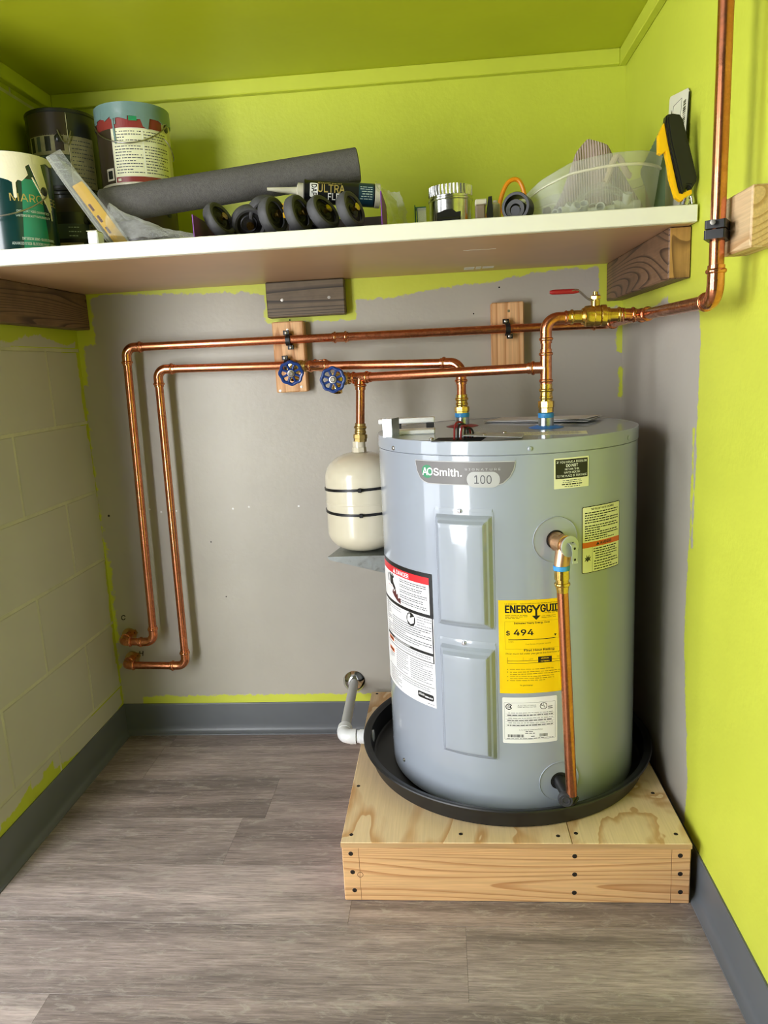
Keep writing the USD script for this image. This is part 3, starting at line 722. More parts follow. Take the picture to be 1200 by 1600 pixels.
def wrap(m, a0, z0, r, cx, cy, lift=0., edge=.007):
    """Bends a mesh drawn flat (x along the print, y up, z outwards) round the upright cylinder; a0 in degrees."""
    if edge: m = trimesh.Trimesh(*trimesh.remesh.subdivide_to_size(m.vertices, m.faces, edge, max_iter=12), process=False)
    v = np.array(m.vertices); t = np.radians(a0) + v[:, 0] / r; q = r + lift + v[:, 2]
    return trimesh.Trimesh(np.stack([cx + q * np.cos(t), cy + q * np.sin(t), z0 + v[:, 1]], 1), m.faces, process=False)


class Print:
    """A printed sheet bent round an upright cylinder. u runs right and v down from its upper left corner, in metres."""
    def __init__(s, node, name, m, a0, z1, w, h, r, cx, cy, radius=.002, poly=None, label=None, lift=.0002, thick=.0003):
        s.c = (a0, z1, r, cx, cy); s.w, s.h, s.lift = w, h, lift + thick; s.layers = {}
        poly = poly or rrect(w, h, radius, w / 2, -h / 2)
        s.node = node.add(name, wrap(ext(poly, thick), a0, z1, r, cx, cy, lift), m, False, label=label)

    def put(s, name, m, mesh, up=0, edge=.007):
        a0, z1, r, cx, cy = s.c; s.layers.setdefault((name, m), []).append(wrap(mesh, a0, z1, r, cx, cy, s.lift + up * .00015, edge))

    def shape(s, name, m, poly, up=0): s.put(name, m, ext(poly, .00012), up)
    def rect(s, name, m, u0, v0, u1, v1, up=0): s.shape(name, m, sbox(u0, -v1, u1, -v0), up)

    def text(s, str_, m, u, v, h, w=None, bold=False, up=0, center=False, name='lettering', rot180=False):
        t = text(str_, h, w, .00012, bold, center)
        if rot180: t.apply_transform(trimesh.transformations.rotation_matrix(np.pi, [0, 0, 1]))
        t.apply_translation([u, -v, 0]); s.put(name, m, t, up, None)

    def lines(s, m, u0, v0, u1, n, pitch, h, seed=1, short=.8, up=0):
        rg = random.Random(seed); ps = []
        for i in range(n): ps += dashes(rg, u0, u0 + (u1 - u0) * (1 if i % 3 != 2 else rg.uniform(.4, short)), -(v0 + i * pitch), h)
        s.put('fine_print', m, cat_([ext(p, .00012) for p in ps]), up, None)

    def done(s):
        for (name, m), ms in s.layers.items(): s.node.add(name, cat_(ms), m, False, kind='stuff' if name in ('printed_window', 'fine_print', 'lettering', 'barcode', 'printed_rule', 'bullet', 'hand_symbol') else None)


wh = thing('water_heater', (HX, HY, HZ0), 'short wide grey electric water heater with yellow and white labels, standing in the black pan', 'water heater')
zs = .9168
wh.add('jacket', lathe([(0, HZ0), (.286, HZ0), (HR, HZ0 + .004), (HR, HZ0 + .02), (HR, zs - .0012), (HR - .0015, zs - .0005), (HR - .0015, zs)], 192, (HX, HY, 0)), 'heater_paint')
wh.add('lid', lathe([(HR - .0005, zs), (HR + .0012, zs + .0008), (HR + .0016, zs + .002), (HR + .0016, HZ1 - .003), (HR + .0006, HZ1 - .0006), (HR - .0015, HZ1), (HR - .004, HZ1 - .0005), (HR - .008, HZ1 - .0015), (0, HZ1 - .0015)], 192, (HX, HY, 0)), 'heater_paint')
ZT = HZ1 - .0015


def on_jacket(a, z, out=0.0): a = math.radians(a); return A([HX + (HR + out) * math.cos(a), HY + (HR + out) * math.sin(a), z])


def nrm(a): a = math.radians(a); return A([math.cos(a), math.sin(a), 0])


SCREW = [(0, 0), (.0048, 0), (.0046, .0018), (.003, .003), (0, .0034)]
for a, z in ((-85.4, .9278), (-147.6, .9244), (-36, .9278), (150, .926), (45, .926)): wh.add('lid_screw', lathe(SCREW, 14, on_jacket(a, z, .0016), nrm(a)), 'screw_steel' if a < -100 else 'heater_paint')
wh.add('foot_screw', lathe(SCREW, 12, on_jacket(-152, .188), nrm(-152)), 'screw_steel')


def access_panel(aL, z0, w, h, tab):
    """A pressed steel door: thin flange with a screw tab on top and a box raised from it in two steps."""
    us = np.unique(np.concatenate([np.linspace(0, w, 40), [.004, .0045, .008, .0095, .0125, .014, .018, .02], w - A([.003, .0035, .007, .009, .012, .0135, .018, .0195])]))
    vs = np.unique(np.concatenate([np.linspace(0, h, 50), [.002, .0025, .006, .008, .011, .0125, .017, .0185], h - tab - A([0, .0006, .004, .006, .009, .0105, .015, .0165])]))
    U_, V_ = np.meshgrid(us, vs, indexing='ij')

    def dist(x0, x1, y0, y1, rc):
        cx, cy, hx_, hy_ = (x0 + x1) / 2, (y0 + y1) / 2, (x1 - x0) / 2 - rc, (y1 - y0) / 2 - rc
        dx, dy = np.abs(U_ - cx) - hx_, np.abs(V_ - cy) - hy_
        return -(np.hypot(np.maximum(dx, 0), np.maximum(dy, 0)) + np.minimum(np.maximum(dx, dy), 0) - rc)
    D = dist(.004, w - .003, .002, h - tab, .007)
    H = np.interp(D, [-.01, 0, .0015, .0065, .0085, .0095, .0155, .0175, .05], [.0012, .0012, .0026, .0098, .0112, .0113, .0188, .020, .0205])
    fl_ = dist(0, w, 0, h, .006); H = np.where(fl_ < 0, -.001, H); H = np.where((fl_ >= 0) & (fl_ < .0004), .0008, H)
    t = math.radians(aL) + U_ / HR; q = HR + H
    m = grid_mesh(np.stack([HX + q * np.cos(t), HY + q * np.sin(t), z0 + V_], -1))
    n = wh.add('access_panel', m, 'heater_paint', 24)
    n.add('screw', lathe([(0, 0), (.0052, 0), (.0052, .0014), (.004, .004), (0, .005)], 16, on_jacket(aL + math.degrees(w * .47 / HR), z0 + h - tab * .5, .0012), nrm(aL + math.degrees(w * .47 / HR))), 'chrome')


access_panel(-124.6, .5605, .1275, .2535, .016)
access_panel(-124.4, .2720, .1275, .2640, .016)


def opening(a, z, R0, rin):
    """The shallow dished ring round a port in the jacket."""
    r_ = np.concatenate([[rin, rin + .001], np.linspace(rin + .004, R0 - .004, 6), [R0 - .0015, R0 - .0007, R0]]); hh = np.concatenate([[-.004, .0006], np.linspace(.0008, .0012, 6), [.0015, .0026, .0004]])
    t = np.linspace(0, 2 * np.pi, 73); Rr, T_ = np.meshgrid(r_, t, indexing='ij'); aa = math.radians(a) + Rr * np.cos(T_) / HR; q = HR + hh[:, None]
    m = grid_mesh(np.stack([HX + q * np.cos(aa), HY + q * np.sin(aa), z + Rr * np.sin(T_)], -1)[::-1])
    n = wh.add('port_ring', m, 'heater_paint', 50)
    n.add('port_hole', wrap(ext(Point(0, 0).buffer(rin + .0008, quad_segs=10), .0002), a, z, HR, HX, HY, .0003, .006), 'opening_dark')


opening(-75.5, .7449, .0465, .0185); opening(-74.2, .2205, .0445, .0185)
# relief valve
rv = wh.add('relief_valve', None or cat_([rod(on_jacket(-75.5, .7449, -.002), on_jacket(-75.5, .7449, .030), .0165, 30), lathe([(0, -.022), (.0165, -.022), (.0165, -.004), (.019, -.003), (.019, .004), (.017, .005), (.017, .012), (.0195, .0125), (.0195, .016), (0, .016)], 32, on_jacket(-75.5, .7435, .040), unit(nrm(-75.5) + .35 * A([1, -.2, 0]))),
    place(trimesh.creation.icosphere(3, .0178), None, on_jacket(-75.5, .7425, .038)), rod(on_jacket(-75.5, .742, .040), (1.2415, -.690, .702), .0155, 28, .0148)]), 'bronze', label='bronze body of the relief valve')
cd = unit(nrm(-75.5) + .35 * A([1, -.2, 0])); cp = on_jacket(-75.5, .7435, .040) + cd * .016
rv.add('cap', lathe([(0, 0), (.0205, 0), (.0205, .0018), (.0185, .0028), (0, .0034)], 32, cp, cd), 'cap_silver', label='round silver cap')
lev = smooth_path([cp + cd * .003 + A([0, 0, .008]), cp + cd * .009 + A([.001, -.001, .004]), cp + cd * .010 + A([.003, 0, -.010]), cp + cd * .008 + A([.005, 0, -.032])], 16); sd = unit(np.cross(cd, ZD))
rv.add('lever', cat_([grid_mesh(np.stack([lev + sd * .0065 + cd * o_, lev - sd * .0065 + cd * o_], 1)) for o_ in (0, .0012)] + [tube(lev + sd * s_ * .0055 + cd * .0006, .0007, 6) for s_ in (-1, 1)]), 'cap_silver', label='silver test lever')
rv.add('thread_tape', rod((1.2415, -.690, .706), (1.2417, -.690, .697), .0158, 26), 'blue_tape', label='blue thread tape')
for q_, r_ in ((cp + cd * .0036 + A([-.006, 0, .004]), .0022), (cp + cd * .0036 + A([.004, 0, .008]), .0018), (cp + cd * .0036 + A([-.004, 0, -.008]), .0014)): rv.add('cap_stamp', lathe([(0, 0), (r_, 0), (0, .0003)], 10, q_, cd), 'black_ink')
for k_ in (5, 12): rv.add('lever_stamp', lathe([(0, 0), (.0026, 0), (.0024, .0003), (0, .0003)], 12, lev[k_] + cd * .0015, cd), 'black_ink')
dp = thing('discharge_pipe', (1.25, -.69, .22), 'straight copper pipe hanging down the heater front from the relief valve', 'copper pipe')
dt, db = A([1.2417, -.690, .697]), A([1.2615, -.6875, .2175]); dd = unit(db - dt)
dp.add('brass_adapter', cat_([lathe([(0, 0), (.0145, 0), (.0145, .018), (.0125, .019), (.0128, .034), (PR, .045), (0, .045)], 8 * 3, dt + dd * .0005, dd), bead(dt + dd * .029, dd, .0128)]), 'brass')
dp.add('pipe', rod(dt + dd * .036, db, PR, 28), 'copper')
# drain cock
dc = on_jacket(-74.2, .2205, 0); dn = unit(nrm(-74.2) + A([-.02, 0, -.25]))
dr = wh.add('drain_cock', cat_([rod(dc - dn * .004, dc + dn * .052, .0135, 24, .0115), lathe([(0, 0), (.0095, 0), (.0095, .014), (.0125, .015), (.0125, .019), (.0115, .020), (.0125, .021), (.0125, .025), (0, .025)], 24, dc + dn * .034, unit((.75, -.25, -.75)))]), 'black_plastic', label='black plastic drain cock')
dr.add('knob', lathe([(0, .0105), (.005, .0105), (.0055, .012), (.0085, .0125), (.0095, .011), (.0135, .0115), (.0155, .009), (.0165, .003), (.0155, 0), (0, 0)], 26, dc + dn * .048 + A([-.006, 0, 0]), unit((-.12, -1, .02))), 'charcoal_plastic', label='round dark knob')
# top ports
for (x, y), ring, tape in (((1.2540, -.398), 'blue_ring', 'blue_tape'), ((1.0712, -.275), 'red_ring', 'blue_tape')):
    hot = ring == 'red_ring'; top = .9745
    nn = wh.add('nipple', lathe([(0, 0), (.0168, 0), (.0168, top - ZT), (0, top - ZT)], 28, (x, y, ZT)), 'nipple_steel')
    nn.add('thread_tape', lathe([(.0165, top - ZT - .009), (.0174, top - ZT - .008), (.0176, top - ZT + .001), (.016, top - ZT + .002)], 28, (x, y, ZT)), tape, label='blue thread tape')
    wh.add('port_collar', lathe([(.017, .0045), (.024, .0042), (.037, .0012), (.039, .0002), (.017, .0)], 40, (x, y, ZT + .0001)), ring, label=('red' if hot else 'blue') + ' collar of the ' + ('hot' if hot else 'cold') + ' port')
# junction box: opening, loose cover plate, wires
def flat(poly, m, name, z, th=.0008, node=wh, **kw): return node.add(name, ext(poly, th, None, (0, 0, z)), m, **kw)
jb = flat(affinity.rotate(sbox(1.005, -.622, 1.105, -.545), -12), 'opening_dark', 'junction_opening', ZT, .0004)
jc = wh.add('junction_cover', place(bx((0, 0, .004), (.115, .07, .0016), .0005), rot((0, 0, 1), -10) @ rot((0, 1, 0), 3), (1.125, -.585, ZT + .003)), 'heater_lid', label='loose grey cover plate of the junction box')
for q_ in ((1.105, -.60), (1.148, -.565), (1.0, -.56)): wh.add('cover_screw', lathe(SCREW, 12, (*q_, ZT + (.008 if q_[0] > 1.05 else .0005)), ZD), 'screw_steel')
for k_, (m_, dx) in enumerate((('wire_red', 0), ('wire_black', .007), ('wire_red', .013), ('wire_black', .02))):
    hgt = .035 - .004 * k_
    wh.add('wire', tube(smooth_path([(1.045 + dx, -.600, ZT + .002), (1.047 + dx, -.592, ZT + hgt * .7), (1.053 + dx * .9, -.586, ZT + hgt), (1.064 + dx * .8, -.580, ZT + hgt * .9), (1.068 + dx * .8, -.578, ZT + hgt * .4), (1.070 + dx * .6, -.576, ZT + .003)], 30), .0021, 8), m_, label=m_[5:] + ' wire looping out of the junction opening')
tl = wh.add('lid_sticker', place(bx((0, 0, 0), (.165, .06, .0003), .0001), rot((0, 0, 1), -8), (1.235, -.53, ZT + .0003)), 'cream_label', label='cream sticker lying flat on the lid')
tl.add('fine_print', place(cat_([ext(p_, .0001) for i_ in range(7) for p_ in dashes(random.Random(i_), -.075, .07, -.022 + .007 * i_, .002)]), rot((0, 0, 1), -8), (1.235, -.53, ZT + .0005)), 'grey_ink', False, kind='stuff')
# ---- badge
bw, bh = .2135, .0455
bp = Polygon([(.0, 0), (.0, -.004), (.004, -.022), (.012, -.036), (.022, -.0425), (.034, -bh), (.178, -bh), (.190, -.042), (.203, -.030), (.211, -.015), (bw, -.003), (bw, 0)]).buffer(.002).buffer(-.002)
b = Print(wh, 'name_badge', 'badge_rim', -133.1, .9045, bw, bh, HR, HX, HY, poly=bp.buffer(.0012), label='silver name badge', thick=.0009)
b.shape('badge_face', 'badge_silver', bp.buffer(-.0006), 1)
b.shape('emblem', 'green_ink', Point(.0305, -.0215).buffer(.0135, quad_segs=12), 2)
b.text('A', 'white_ink', .0185, .0285, .0145, .0135, True, 3); b.text('O', 'white_ink', .0305, .0285, .0145, .0145, True, 3); b.text('Smith.', 'white_ink', .0468, .0285, .0145, .063, True, 3)
b.text('S I G N A T U R E', 'badge_rim', .116, .0165, .0042, .070, False, 2)
b.shape('number_plate', 'badge_rim', rrect(.065, .031, .0145, .152, -.0345), 2); b.text('100', 'dark_grey_ink', .1345, .0425, .0165, .034, False, 3)
b.done()
# ---- do-not-return sticker
p = Print(wh, 'notice_sticker', 'cream_label', -76.1, .9055, .0765, .0600, HR, HX, HY, .001, label='small cream and black notice sticker')
p.rect('printed_panel', 'black_ink', .003, .003, .0735, .0405, 0)
for i, (s_, h_, w_) in enumerate((('IF YOU HAVE A PROBLEM', .0044, .0665), ('DO NOT', .0056, .026), ('RETURN THIS', .0038, .031), ('WATER HEATER', .0040, .035), ('TO THE PLACE OF PURCHASE', .0042, .0655))):
    p.text(s_, 'white_ink', .0382, (.0105, .0182, .0245, .0308, .0376)[i], h_, w_, i == 1, 1, True)
p.lines('dark_grey_ink', .018, .0445, .060, 2, .0036, .0012, 3); p.lines('black_ink', .016, .0522, .061, 1, .004, .0022, 9)
p.lines('dark_grey_ink', .022, .0566, .056, 1, .004, .0013, 4); p.done()
# ---- relief valve warning
w_, h_ = .1095, .1375
p = Print(wh, 'warning_label', 'black_ink', -64.1, .8038, w_, h_, HR, HX, HY, .004, label='cream warning label with an orange band')
p.shape('label_face', 'cream_label', rrect(w_ - .003, h_ - .003, .003, w_ / 2, -h_ / 2), 0)
p.text('T&P RELIEF VALVE OPENING', 'black_ink', w_ / 2, .0085, .0038, .066, True, 1, True)
p.lines('black_ink', .007, .0135, w_ - .007, 5, .0050, .0021, 11, up=1); p.lines('black_ink', .007, .0405, w_ - .007, 6, .0048, .0021, 12, up=1); p.lines('black_ink', .007, .0690, w_ - .02, 1, .0045, .0017, 13, up=1)
p.rect('printed_band', 'orange_ink', .0015, .0735, w_ - .0015, .0845, 1); p.text('WARNING', 'black_ink', .047, .0815, .0058, .034, True, 2)
p.shape('warning_symbol', 'black_ink', Polygon([(.036, -.0815), (.0452, -.0815), (.0406, -.0752)]), 2)
p.rect('printed_rule', 'black_ink', .0262, .0845, .0266, h_ - .002, 1)
p.shape('burst_symbol', 'black_ink', Polygon([(.006, -.113), (.0095, -.1085), (.0068, -.104), (.011, -.106), (.0115, -.0985), (.0145, -.105), (.018, -.099), (.018, -.1055), (.0225, -.103), (.0195, -.1085), (.0222, -.1125), (.017, -.1105), (.0135, -.114), (.0115, -.110)]), 1)
p.lines('black_ink', .029, .0890, w_ - .012, 2, .0052, .0021, 14, up=1); p.lines('black_ink', .034, .0990, w_ - .01, 3, .0050, .0020, 15, up=1); p.lines('black_ink', .031, .1150, w_ - .006, 4, .0055, .0021, 16, up=1); p.done()
# ---- energy guide
w_, h_ = .1395, .2000
p = Print(wh, 'energy_label', 'yellow_label', -98.35, .6245, w_, h_, HR, HX, HY, .0008, label='yellow energy cost label')
p.text('U.S. Government', 'black_ink', .013, .0085, .0022, .024); p.text('Federal law prohibits removal of this label before consumer purchase.', 'black_ink', .043, .0085, .0019, .078)
for o_ in (-.0005, .0005): p.text('ENERG', 'black_ink', .0135 + o_, .0262, .0152, .0535, True, 0); p.text('GUIDE', 'black_ink', .0840 + o_, .0262, .0152, .049, True, 0)
p.shape('arrow_letter', 'black_ink', Polygon([(.0655, -.0105), (.0700, -.0105), (.0752, -.0185), (.0803, -.0105), (.0850, -.0105), (.0772, -.0225), (.0772, -.0335), (.0838, -.0335), (.0752, -.0425), (.0666, -.0335), (.0732, -.0335), (.0732, -.0225)]))
p.lines('ochre_ink', .013, .0318, .058, 3, .0032, .0012, 2); p.lines('ochre_ink', .092, .0285, .128, 1, .003, .0014, 3); p.lines('ochre_ink', .086, .035, .116, 2, .0032, .0011, 5)
for y_ in (.0448, .1035): p.rect('printed_rule', 'ochre_ink', .012, y_, .134, y_ + .0003)
p.rect('printed_rule', 'ochre_ink', .012, .0448, .0124, .1035); p.text('Estimated Yearly Energy Cost', 'black_ink', .0305, .0500, .0035, .072, True)
p.text('$', 'black_ink', .0145, .0735, .0085, .008, True); p.text('494', 'black_ink', .0295, .0740, .0122, .040, True)
p.rect('printed_bar', 'black_ink', .019, .0828, .1145, .0842); p.rect('printed_rule', 'ochre_ink', .1145, .0834, .134, .0837); p.shape('printed_pointer', 'black_ink', Polygon([(.1115, -.0745), (.1175, -.0745), (.1145, -.0795)]))
p.text('$ 395', 'ochre_ink', .019, .0895, .0028, .010); p.text('$ 509', 'ochre_ink', .128, .0875, .0028, .009) ; p.text('Cost Range of Similar Models', 'ochre_ink', .053, .0945, .0024, .052)
p.text('First Hour Rating', 'black_ink', .050, .1085, .0044, .062, True); p.text('(How much hot water you get in the first hour of use)', 'black_ink', .0135, .1150, .0034, .121, False)
for y_ in (.1288, .1338): p.rect('printed_rule', 'black_ink', .016, y_, .133, y_ + .0007)
p.rect('printed_rule', 'black_ink', .016, .1215, .0168, .1345); p.rect('printed_rule', 'ochre_ink', .048, .1215, .0483, .1288)
p.rect('printed_panel', 'black_ink', .0785, .1215, .1065, .1345, 1); p.text('MEDIUM', 'yellow_label', .0925, .1262, .0024, .016, True, 2, True); p.text('51 Gallons', 'yellow_label', .0925, .1322, .0024, .018, True, 2, True); p.text('LOW', 'ochre_ink', .060, .1265, .0024, .008); p.text('HIGH', 'ochre_ink', .118, .1252, .0024, .009)
for i, (y_, k_) in enumerate(((.1475, .094), (.1532, .112), (.1632, .095), (.1720, .080))):
    p.shape('bullet', 'black_ink', Point(.0165, -y_).buffer(.0009)); p.lines('ochre_ink', .021, y_, .021 + k_ * .95, 2 if i in (1, 2) else 1, .0045, .0013, 20 + i, 1)
p.text('ftc.gov/energy', 'black_ink', .041, .1835, .0028, .026); p.done()
# ---- rating plate
w_, h_ = .1135, .1025
p = Print(wh, 'rating_plate', 'white_label', -97.5, .4155, w_, h_, HR, HX, HY, .003, label='white rating plate sticker')
fr = rrect(w_ - .008, h_ - .020, .0005, w_ / 2, -h_ / 2 - .0015); p.shape('printed_frame', 'dark_grey_ink', fr.difference(fr.buffer(-.0004)))
ring = lambda c_, r1, r2: Point(*c_).buffer(r1, quad_segs=12).difference(Point(*c_).buffer(r2, quad_segs=12))
p.shape('certification_mark', 'black_ink', ring((.0135, -.0205), .0068, .0052).difference(sbox(.0155, -.0225, .03, -.0185))); p.text('S', 'black_ink', .0108, .0232, .0055, .0045, True); p.rect('certification_mark', 'black_ink', .0155, .0178, .0175, .0235)
p.shape('certification_mark', 'black_ink', ring((.0845, -.0205), .0076, .0064)); p.text('U', 'black_ink', .0800, .0205, .0055, .0046, True); p.text('L', 'black_ink', .0850, .0240, .0055, .0036, True)
p.text('ELECTRIC STORAGE', 'dark_grey_ink', .0500, .0190, .0024, .037, False, 0, True); p.text('TANK WATER HEATER', 'dark_grey_ink', .0500, .0228, .0024, .039, False, 0, True); p.lines('dark_grey_ink', .094, .0225, .107, 2, .004, .0016, 6, 1)
for y_ in (.0365, .0482, .0590): p.rect('printed_rule', 'grey_ink', .006, y_, .107, y_ + .0003); p.rect('printed_rule', 'grey_ink', .006, y_ + .0052, .107, y_ + .0055)
for y_, xs_ in ((.0365, (.042, .074)), (.0482, (.018, .028, .043, .058, .075)), (.0590, (.016, .028, .044, .070))):
    for x_ in xs_: p.rect('printed_rule', 'grey_ink', x_, y_, x_ + .0003, y_ + .0055)
    p.lines('dark_grey_ink', .010, y_ + .0030, .104, 1, .004, .0019, int(y_ * 1e4), 1)
    p.lines('grey_ink', .012, y_ - .0022, .104, 1, .004, .0010, int(y_ * 1e4) + 1, 1)
p.text('A. O. SMITH CORPORATION', 'dark_grey_ink', .0575, .0735, .0023, .048, False, 0, True); p.lines('dark_grey_ink', .047, .0765, .062, 1, .003, .0016, 8); p.lines('dark_grey_ink', .046, .0803, .066, 1, .003, .0018, 9)
rg = random.Random(3)
for x0_, x1_, y0_, y1_ in ((.010, .043, .0825, .0890), (.076, .092, .0820, .0885)):
    x_ = x0_; bars = []
    while x_ < x1_: ww = rg.choice((.0004, .0007, .0011)); bars.append(sbox(x_, -y1_, x_ + ww, -y0_)); x_ += ww + rg.choice((.0004, .0006, .0009))
    p.put('barcode', 'black_ink', cat_([ext(q_, .00012) for q_ in bars]), 0, None)
p.lines('dark_grey_ink', .058, .0870, .066, 1, .003, .0014, 10); p.lines('dark_grey_ink', .008, .0915, .105, 1, .003, .0011, 10); p.done()
# ---- large danger label
w_, h_ = .2210, .3020
p = Print(wh, 'danger_label', 'white_label', -170.3, .6660, w_, h_, HR, HX, HY, .001, label='large white danger label with a red heading')
p.rect('printed_band', 'black_ink', 0, 0, w_, .0095, 0); p.rect('printed_band', 'red_ink', 0, .0095, w_ - .009, .0255, 0); p.rect('printed_rule', 'black_ink', w_ - .009, .0095, w_, .0980, 0); p.rect('printed_band', 'black_ink', 0, .0915, w_, .0985, 0)
p.text('DANGER', 'white_ink', .098, .0225, .0092, .052, True, 1); p.shape('warning_symbol', 'white_ink', Polygon([(.080, -.0228), (.0935, -.0228), (.08675, -.0122)]), 1)
p.shape('hand_symbol', 'black_ink', unary_union([Point(.068, -.045).buffer(.010), LineString([(.068, -.045), (.084, -.059)]).buffer(.005)] + [LineString([(.066, -.043), q_]).buffer(.0026) for q_ in ((.056, -.032), (.065, -.030), (.074, -.0305), (.080, -.034))]))
p.shape('hand_symbol', 'grey_ink', unary_union([LineString([(.040 + .004 * i, -.034), (.043 + .004 * i, -.050)]).buffer(.0011) for i in range(3)]))
p.shape('flame_symbol', 'maroon_ink', Polygon([(.070, -.072), (.076, -.063), (.080, -.070), (.090, -.061), (.094, -.073), (.100, -.068), (.101, -.080), (.112, -.076), (.113, -.090), (.096, -.086), (.080, -.079)]))
p.rect('printed_rule', 'red_ink', .046, .0585, .092, .0590, 0); p.rect('printed_rule', 'grey_ink', .118 - .012, .030, .1064, .088, 0)
for i in range(5): p.lines('dark_grey_ink', .111, .0315 + i * .0118, .205 - .012 * (i % 2), 2, .0045, .0017, 30 + i, .9)
p.lines('grey_ink', .02, .104, .058, 9, .005, .0018, 41, .9); p.lines('grey_ink', .064, .104, .115, 2, .005, .0016, 42)
p.shape('manual_symbol', 'black_ink', Point(.151, -.1145).buffer(.0155, quad_segs=12)); p.shape('manual_symbol', 'white_ink', Polygon([(.140, -.105), (.150, -.111), (.163, -.106), (.1615, -.121), (.150, -.126), (.1385, -.119)]).union(Point(.147, -.1055).buffer(.0035)), 1)
p.lines('grey_ink', .172, .1035, .2150, 4, .0058, .0017, 43); p.lines('dark_grey_ink', .064, .1275, .214, 9, .0052, .0018, 44, .95); p.lines('grey_ink', .02, .152, .063, 5, .0052, .0017, 45)
p.rect('printed_rule', 'black_ink', w_ - .0045, .0985, w_ - .0015, .2000, 0); p.rect('printed_band', 'black_ink', .02, .1775, w_ - .002, .1835, 0)
p.text('WATER HEATER SAFETY', 'white_ink', .070, .1823, .0036, .075, True, 1)
p.lines('grey_ink', .07, .1880, .210, 2, .0045, .0015, 46, .95); p.rect('printed_rule', 'black_ink', .02, .1985, w_ - .002, .2000, 0)
for y_ in (.186, .213): p.shape('printed_band', 'orange_ink', sbox(.028, -y_ - .0085, .064, -y_ + .0005)); p.text('WARNING', 'black_ink', .034, y_ + .0062, .0045, .026, True, 1)
p.lines('grey_ink', .034, .2255, .066, 3, .005, .0016, 47); p.lines('grey_ink', .078, .2055, .134, 10, .0049, .0017, 48, .95); p.lines('grey_ink', .142, .2055, .214, 10, .0049, .0017, 49, .95)
p.rect('printed_rule', 'black_ink', .02, .2565, w_ - .004, .2576, 0); p.lines('grey_ink', .03, .2625, .100, 7, .0050, .0016, 50, .95); p.lines('grey_ink', .105, .2625, .206, 2, .0050, .0016, 51, .95)
p.shape('maker_mark', 'black_ink', rrect(.048, .0145, .004, .190, -.2815)); p.text('AOSmith', 'white_ink', .169, .2828, .0048, .018, True, 1); p.lines('white_ink', .189, .2825, .211, 1, .004, .0035, 52, 1, 1)
p.lines('grey_ink', .195, .2965, .215, 1, .005, .0014, 53); p.done()

# ================================================================== ON AND BESIDE THE HEATER
ms = thing('paper_sheet', (1.262, -.232, ZT), 'folded white paper sheet lying on the heater lid behind the blue-collared port', 'paper')
for k_, (an_, dx_) in enumerate(((-28, 0), (-26, .003), (-30, -.002))):
    ms.add('page', place(bx((0, 0, 0), (.262, .108, .0008), .0002), rot((0, 0, 1), an_) @ rot((0, 1, 0), -.5 - .4 * k_), (1.268 + dx_, -.222, ZT + .0026 + .0022 * k_)), 'sheet_paper')
for i, (lo, hi, lb) in enumerate((((.872, -.330, ZT + .0165), (1.005, -.300, ZT + .0285), 'white packing foam strip on the heater lid, the upper one resting behind the steel offcut'), ((.898, -.44, ZT + .0002), (1.006, -.385, ZT + .0095), 'white packing foam strip lying flat on the lid, the lower one beside the steel offcut'))):
    t = thing('foam_strip', ((lo[0] + hi[0]) / 2, (lo[1] + hi[1]) / 2, lo[2]), lb, 'packing foam')
    t.add('strip', cbox(lo, hi, .002), 'foam_white')
    if i == 0:
        t.add('leg', cbox((.985, -.328, ZT + .0002), (1.003, -.302, ZT + .0163), .001), 'charcoal_plastic', label='dark spacer under the strip'); t.add('leg', cbox((.905, -.326, ZT + .0002), (.925, -.304, ZT + .0163), .001), 'charcoal_plastic')
t = thing('steel_offcut', (.912, -.466, ZT), 'short upright offcut of folded galvanized steel on the left rim of the heater lid', 'metal piece')
ch = [(.894, -.478), (.9135, -.487), (.9275, -.452)]
t.add('face', ext(LineString(ch[:2]).buffer(.0007, cap_style=2), .040, None, (0, 0, ZT + .0001)), 'galvanized'); t.add('flange', ext(LineString(ch[1:]).buffer(.0007, cap_style=2), .0405, None, (0, 0, ZT + .0001)), 'galvanized'); t.add('flange', ext(LineString([ch[0], (.900, -.463)]).buffer(.0007, cap_style=2), .040, None, (0, 0, ZT + .0001)), 'galvanized')

# expansion tank
TX, TY, TR = .8090, -.2060, .0922
et = thing('expansion_tank', (TX, TY, .632), 'cream steel expansion tank with two black cable ties, hanging left of the heater', 'expansion tank')
zt = .8835; zb = .6285
prof = [(0, zb)] + [(TR * math.sin(a_) ** .8, zb + .052 * (1 - math.cos(a_) ** 1.0)) for a_ in np.linspace(.12, np.pi / 2, 14)] + [(TR, .757), (TR + .0012, .7585), (TR + .0012, .7625), (TR, .764)] + [(TR * math.cos(a_) ** .8 if a_ < 1.5 else .0, zt - .066 + .066 * math.sin(a_)) for a_ in np.linspace(0, 1.45, 16)] + [(.022, zt), (0, zt)]
et.add('shell', lathe(prof, 96, (TX, TY, 0)), 'tank_paint', 60)
et.add('neck', cat_([lathe([(0, zt - .004), (.0165, zt - .004), (.0165, zt + .028), (0, zt + .028)], 24, (TX, TY, 0)), lathe([(0, .010), (.0185, .010), (.0185, .024), (0, .024)], 8, (TX, TY, zt - .012))]), 'tank_paint')
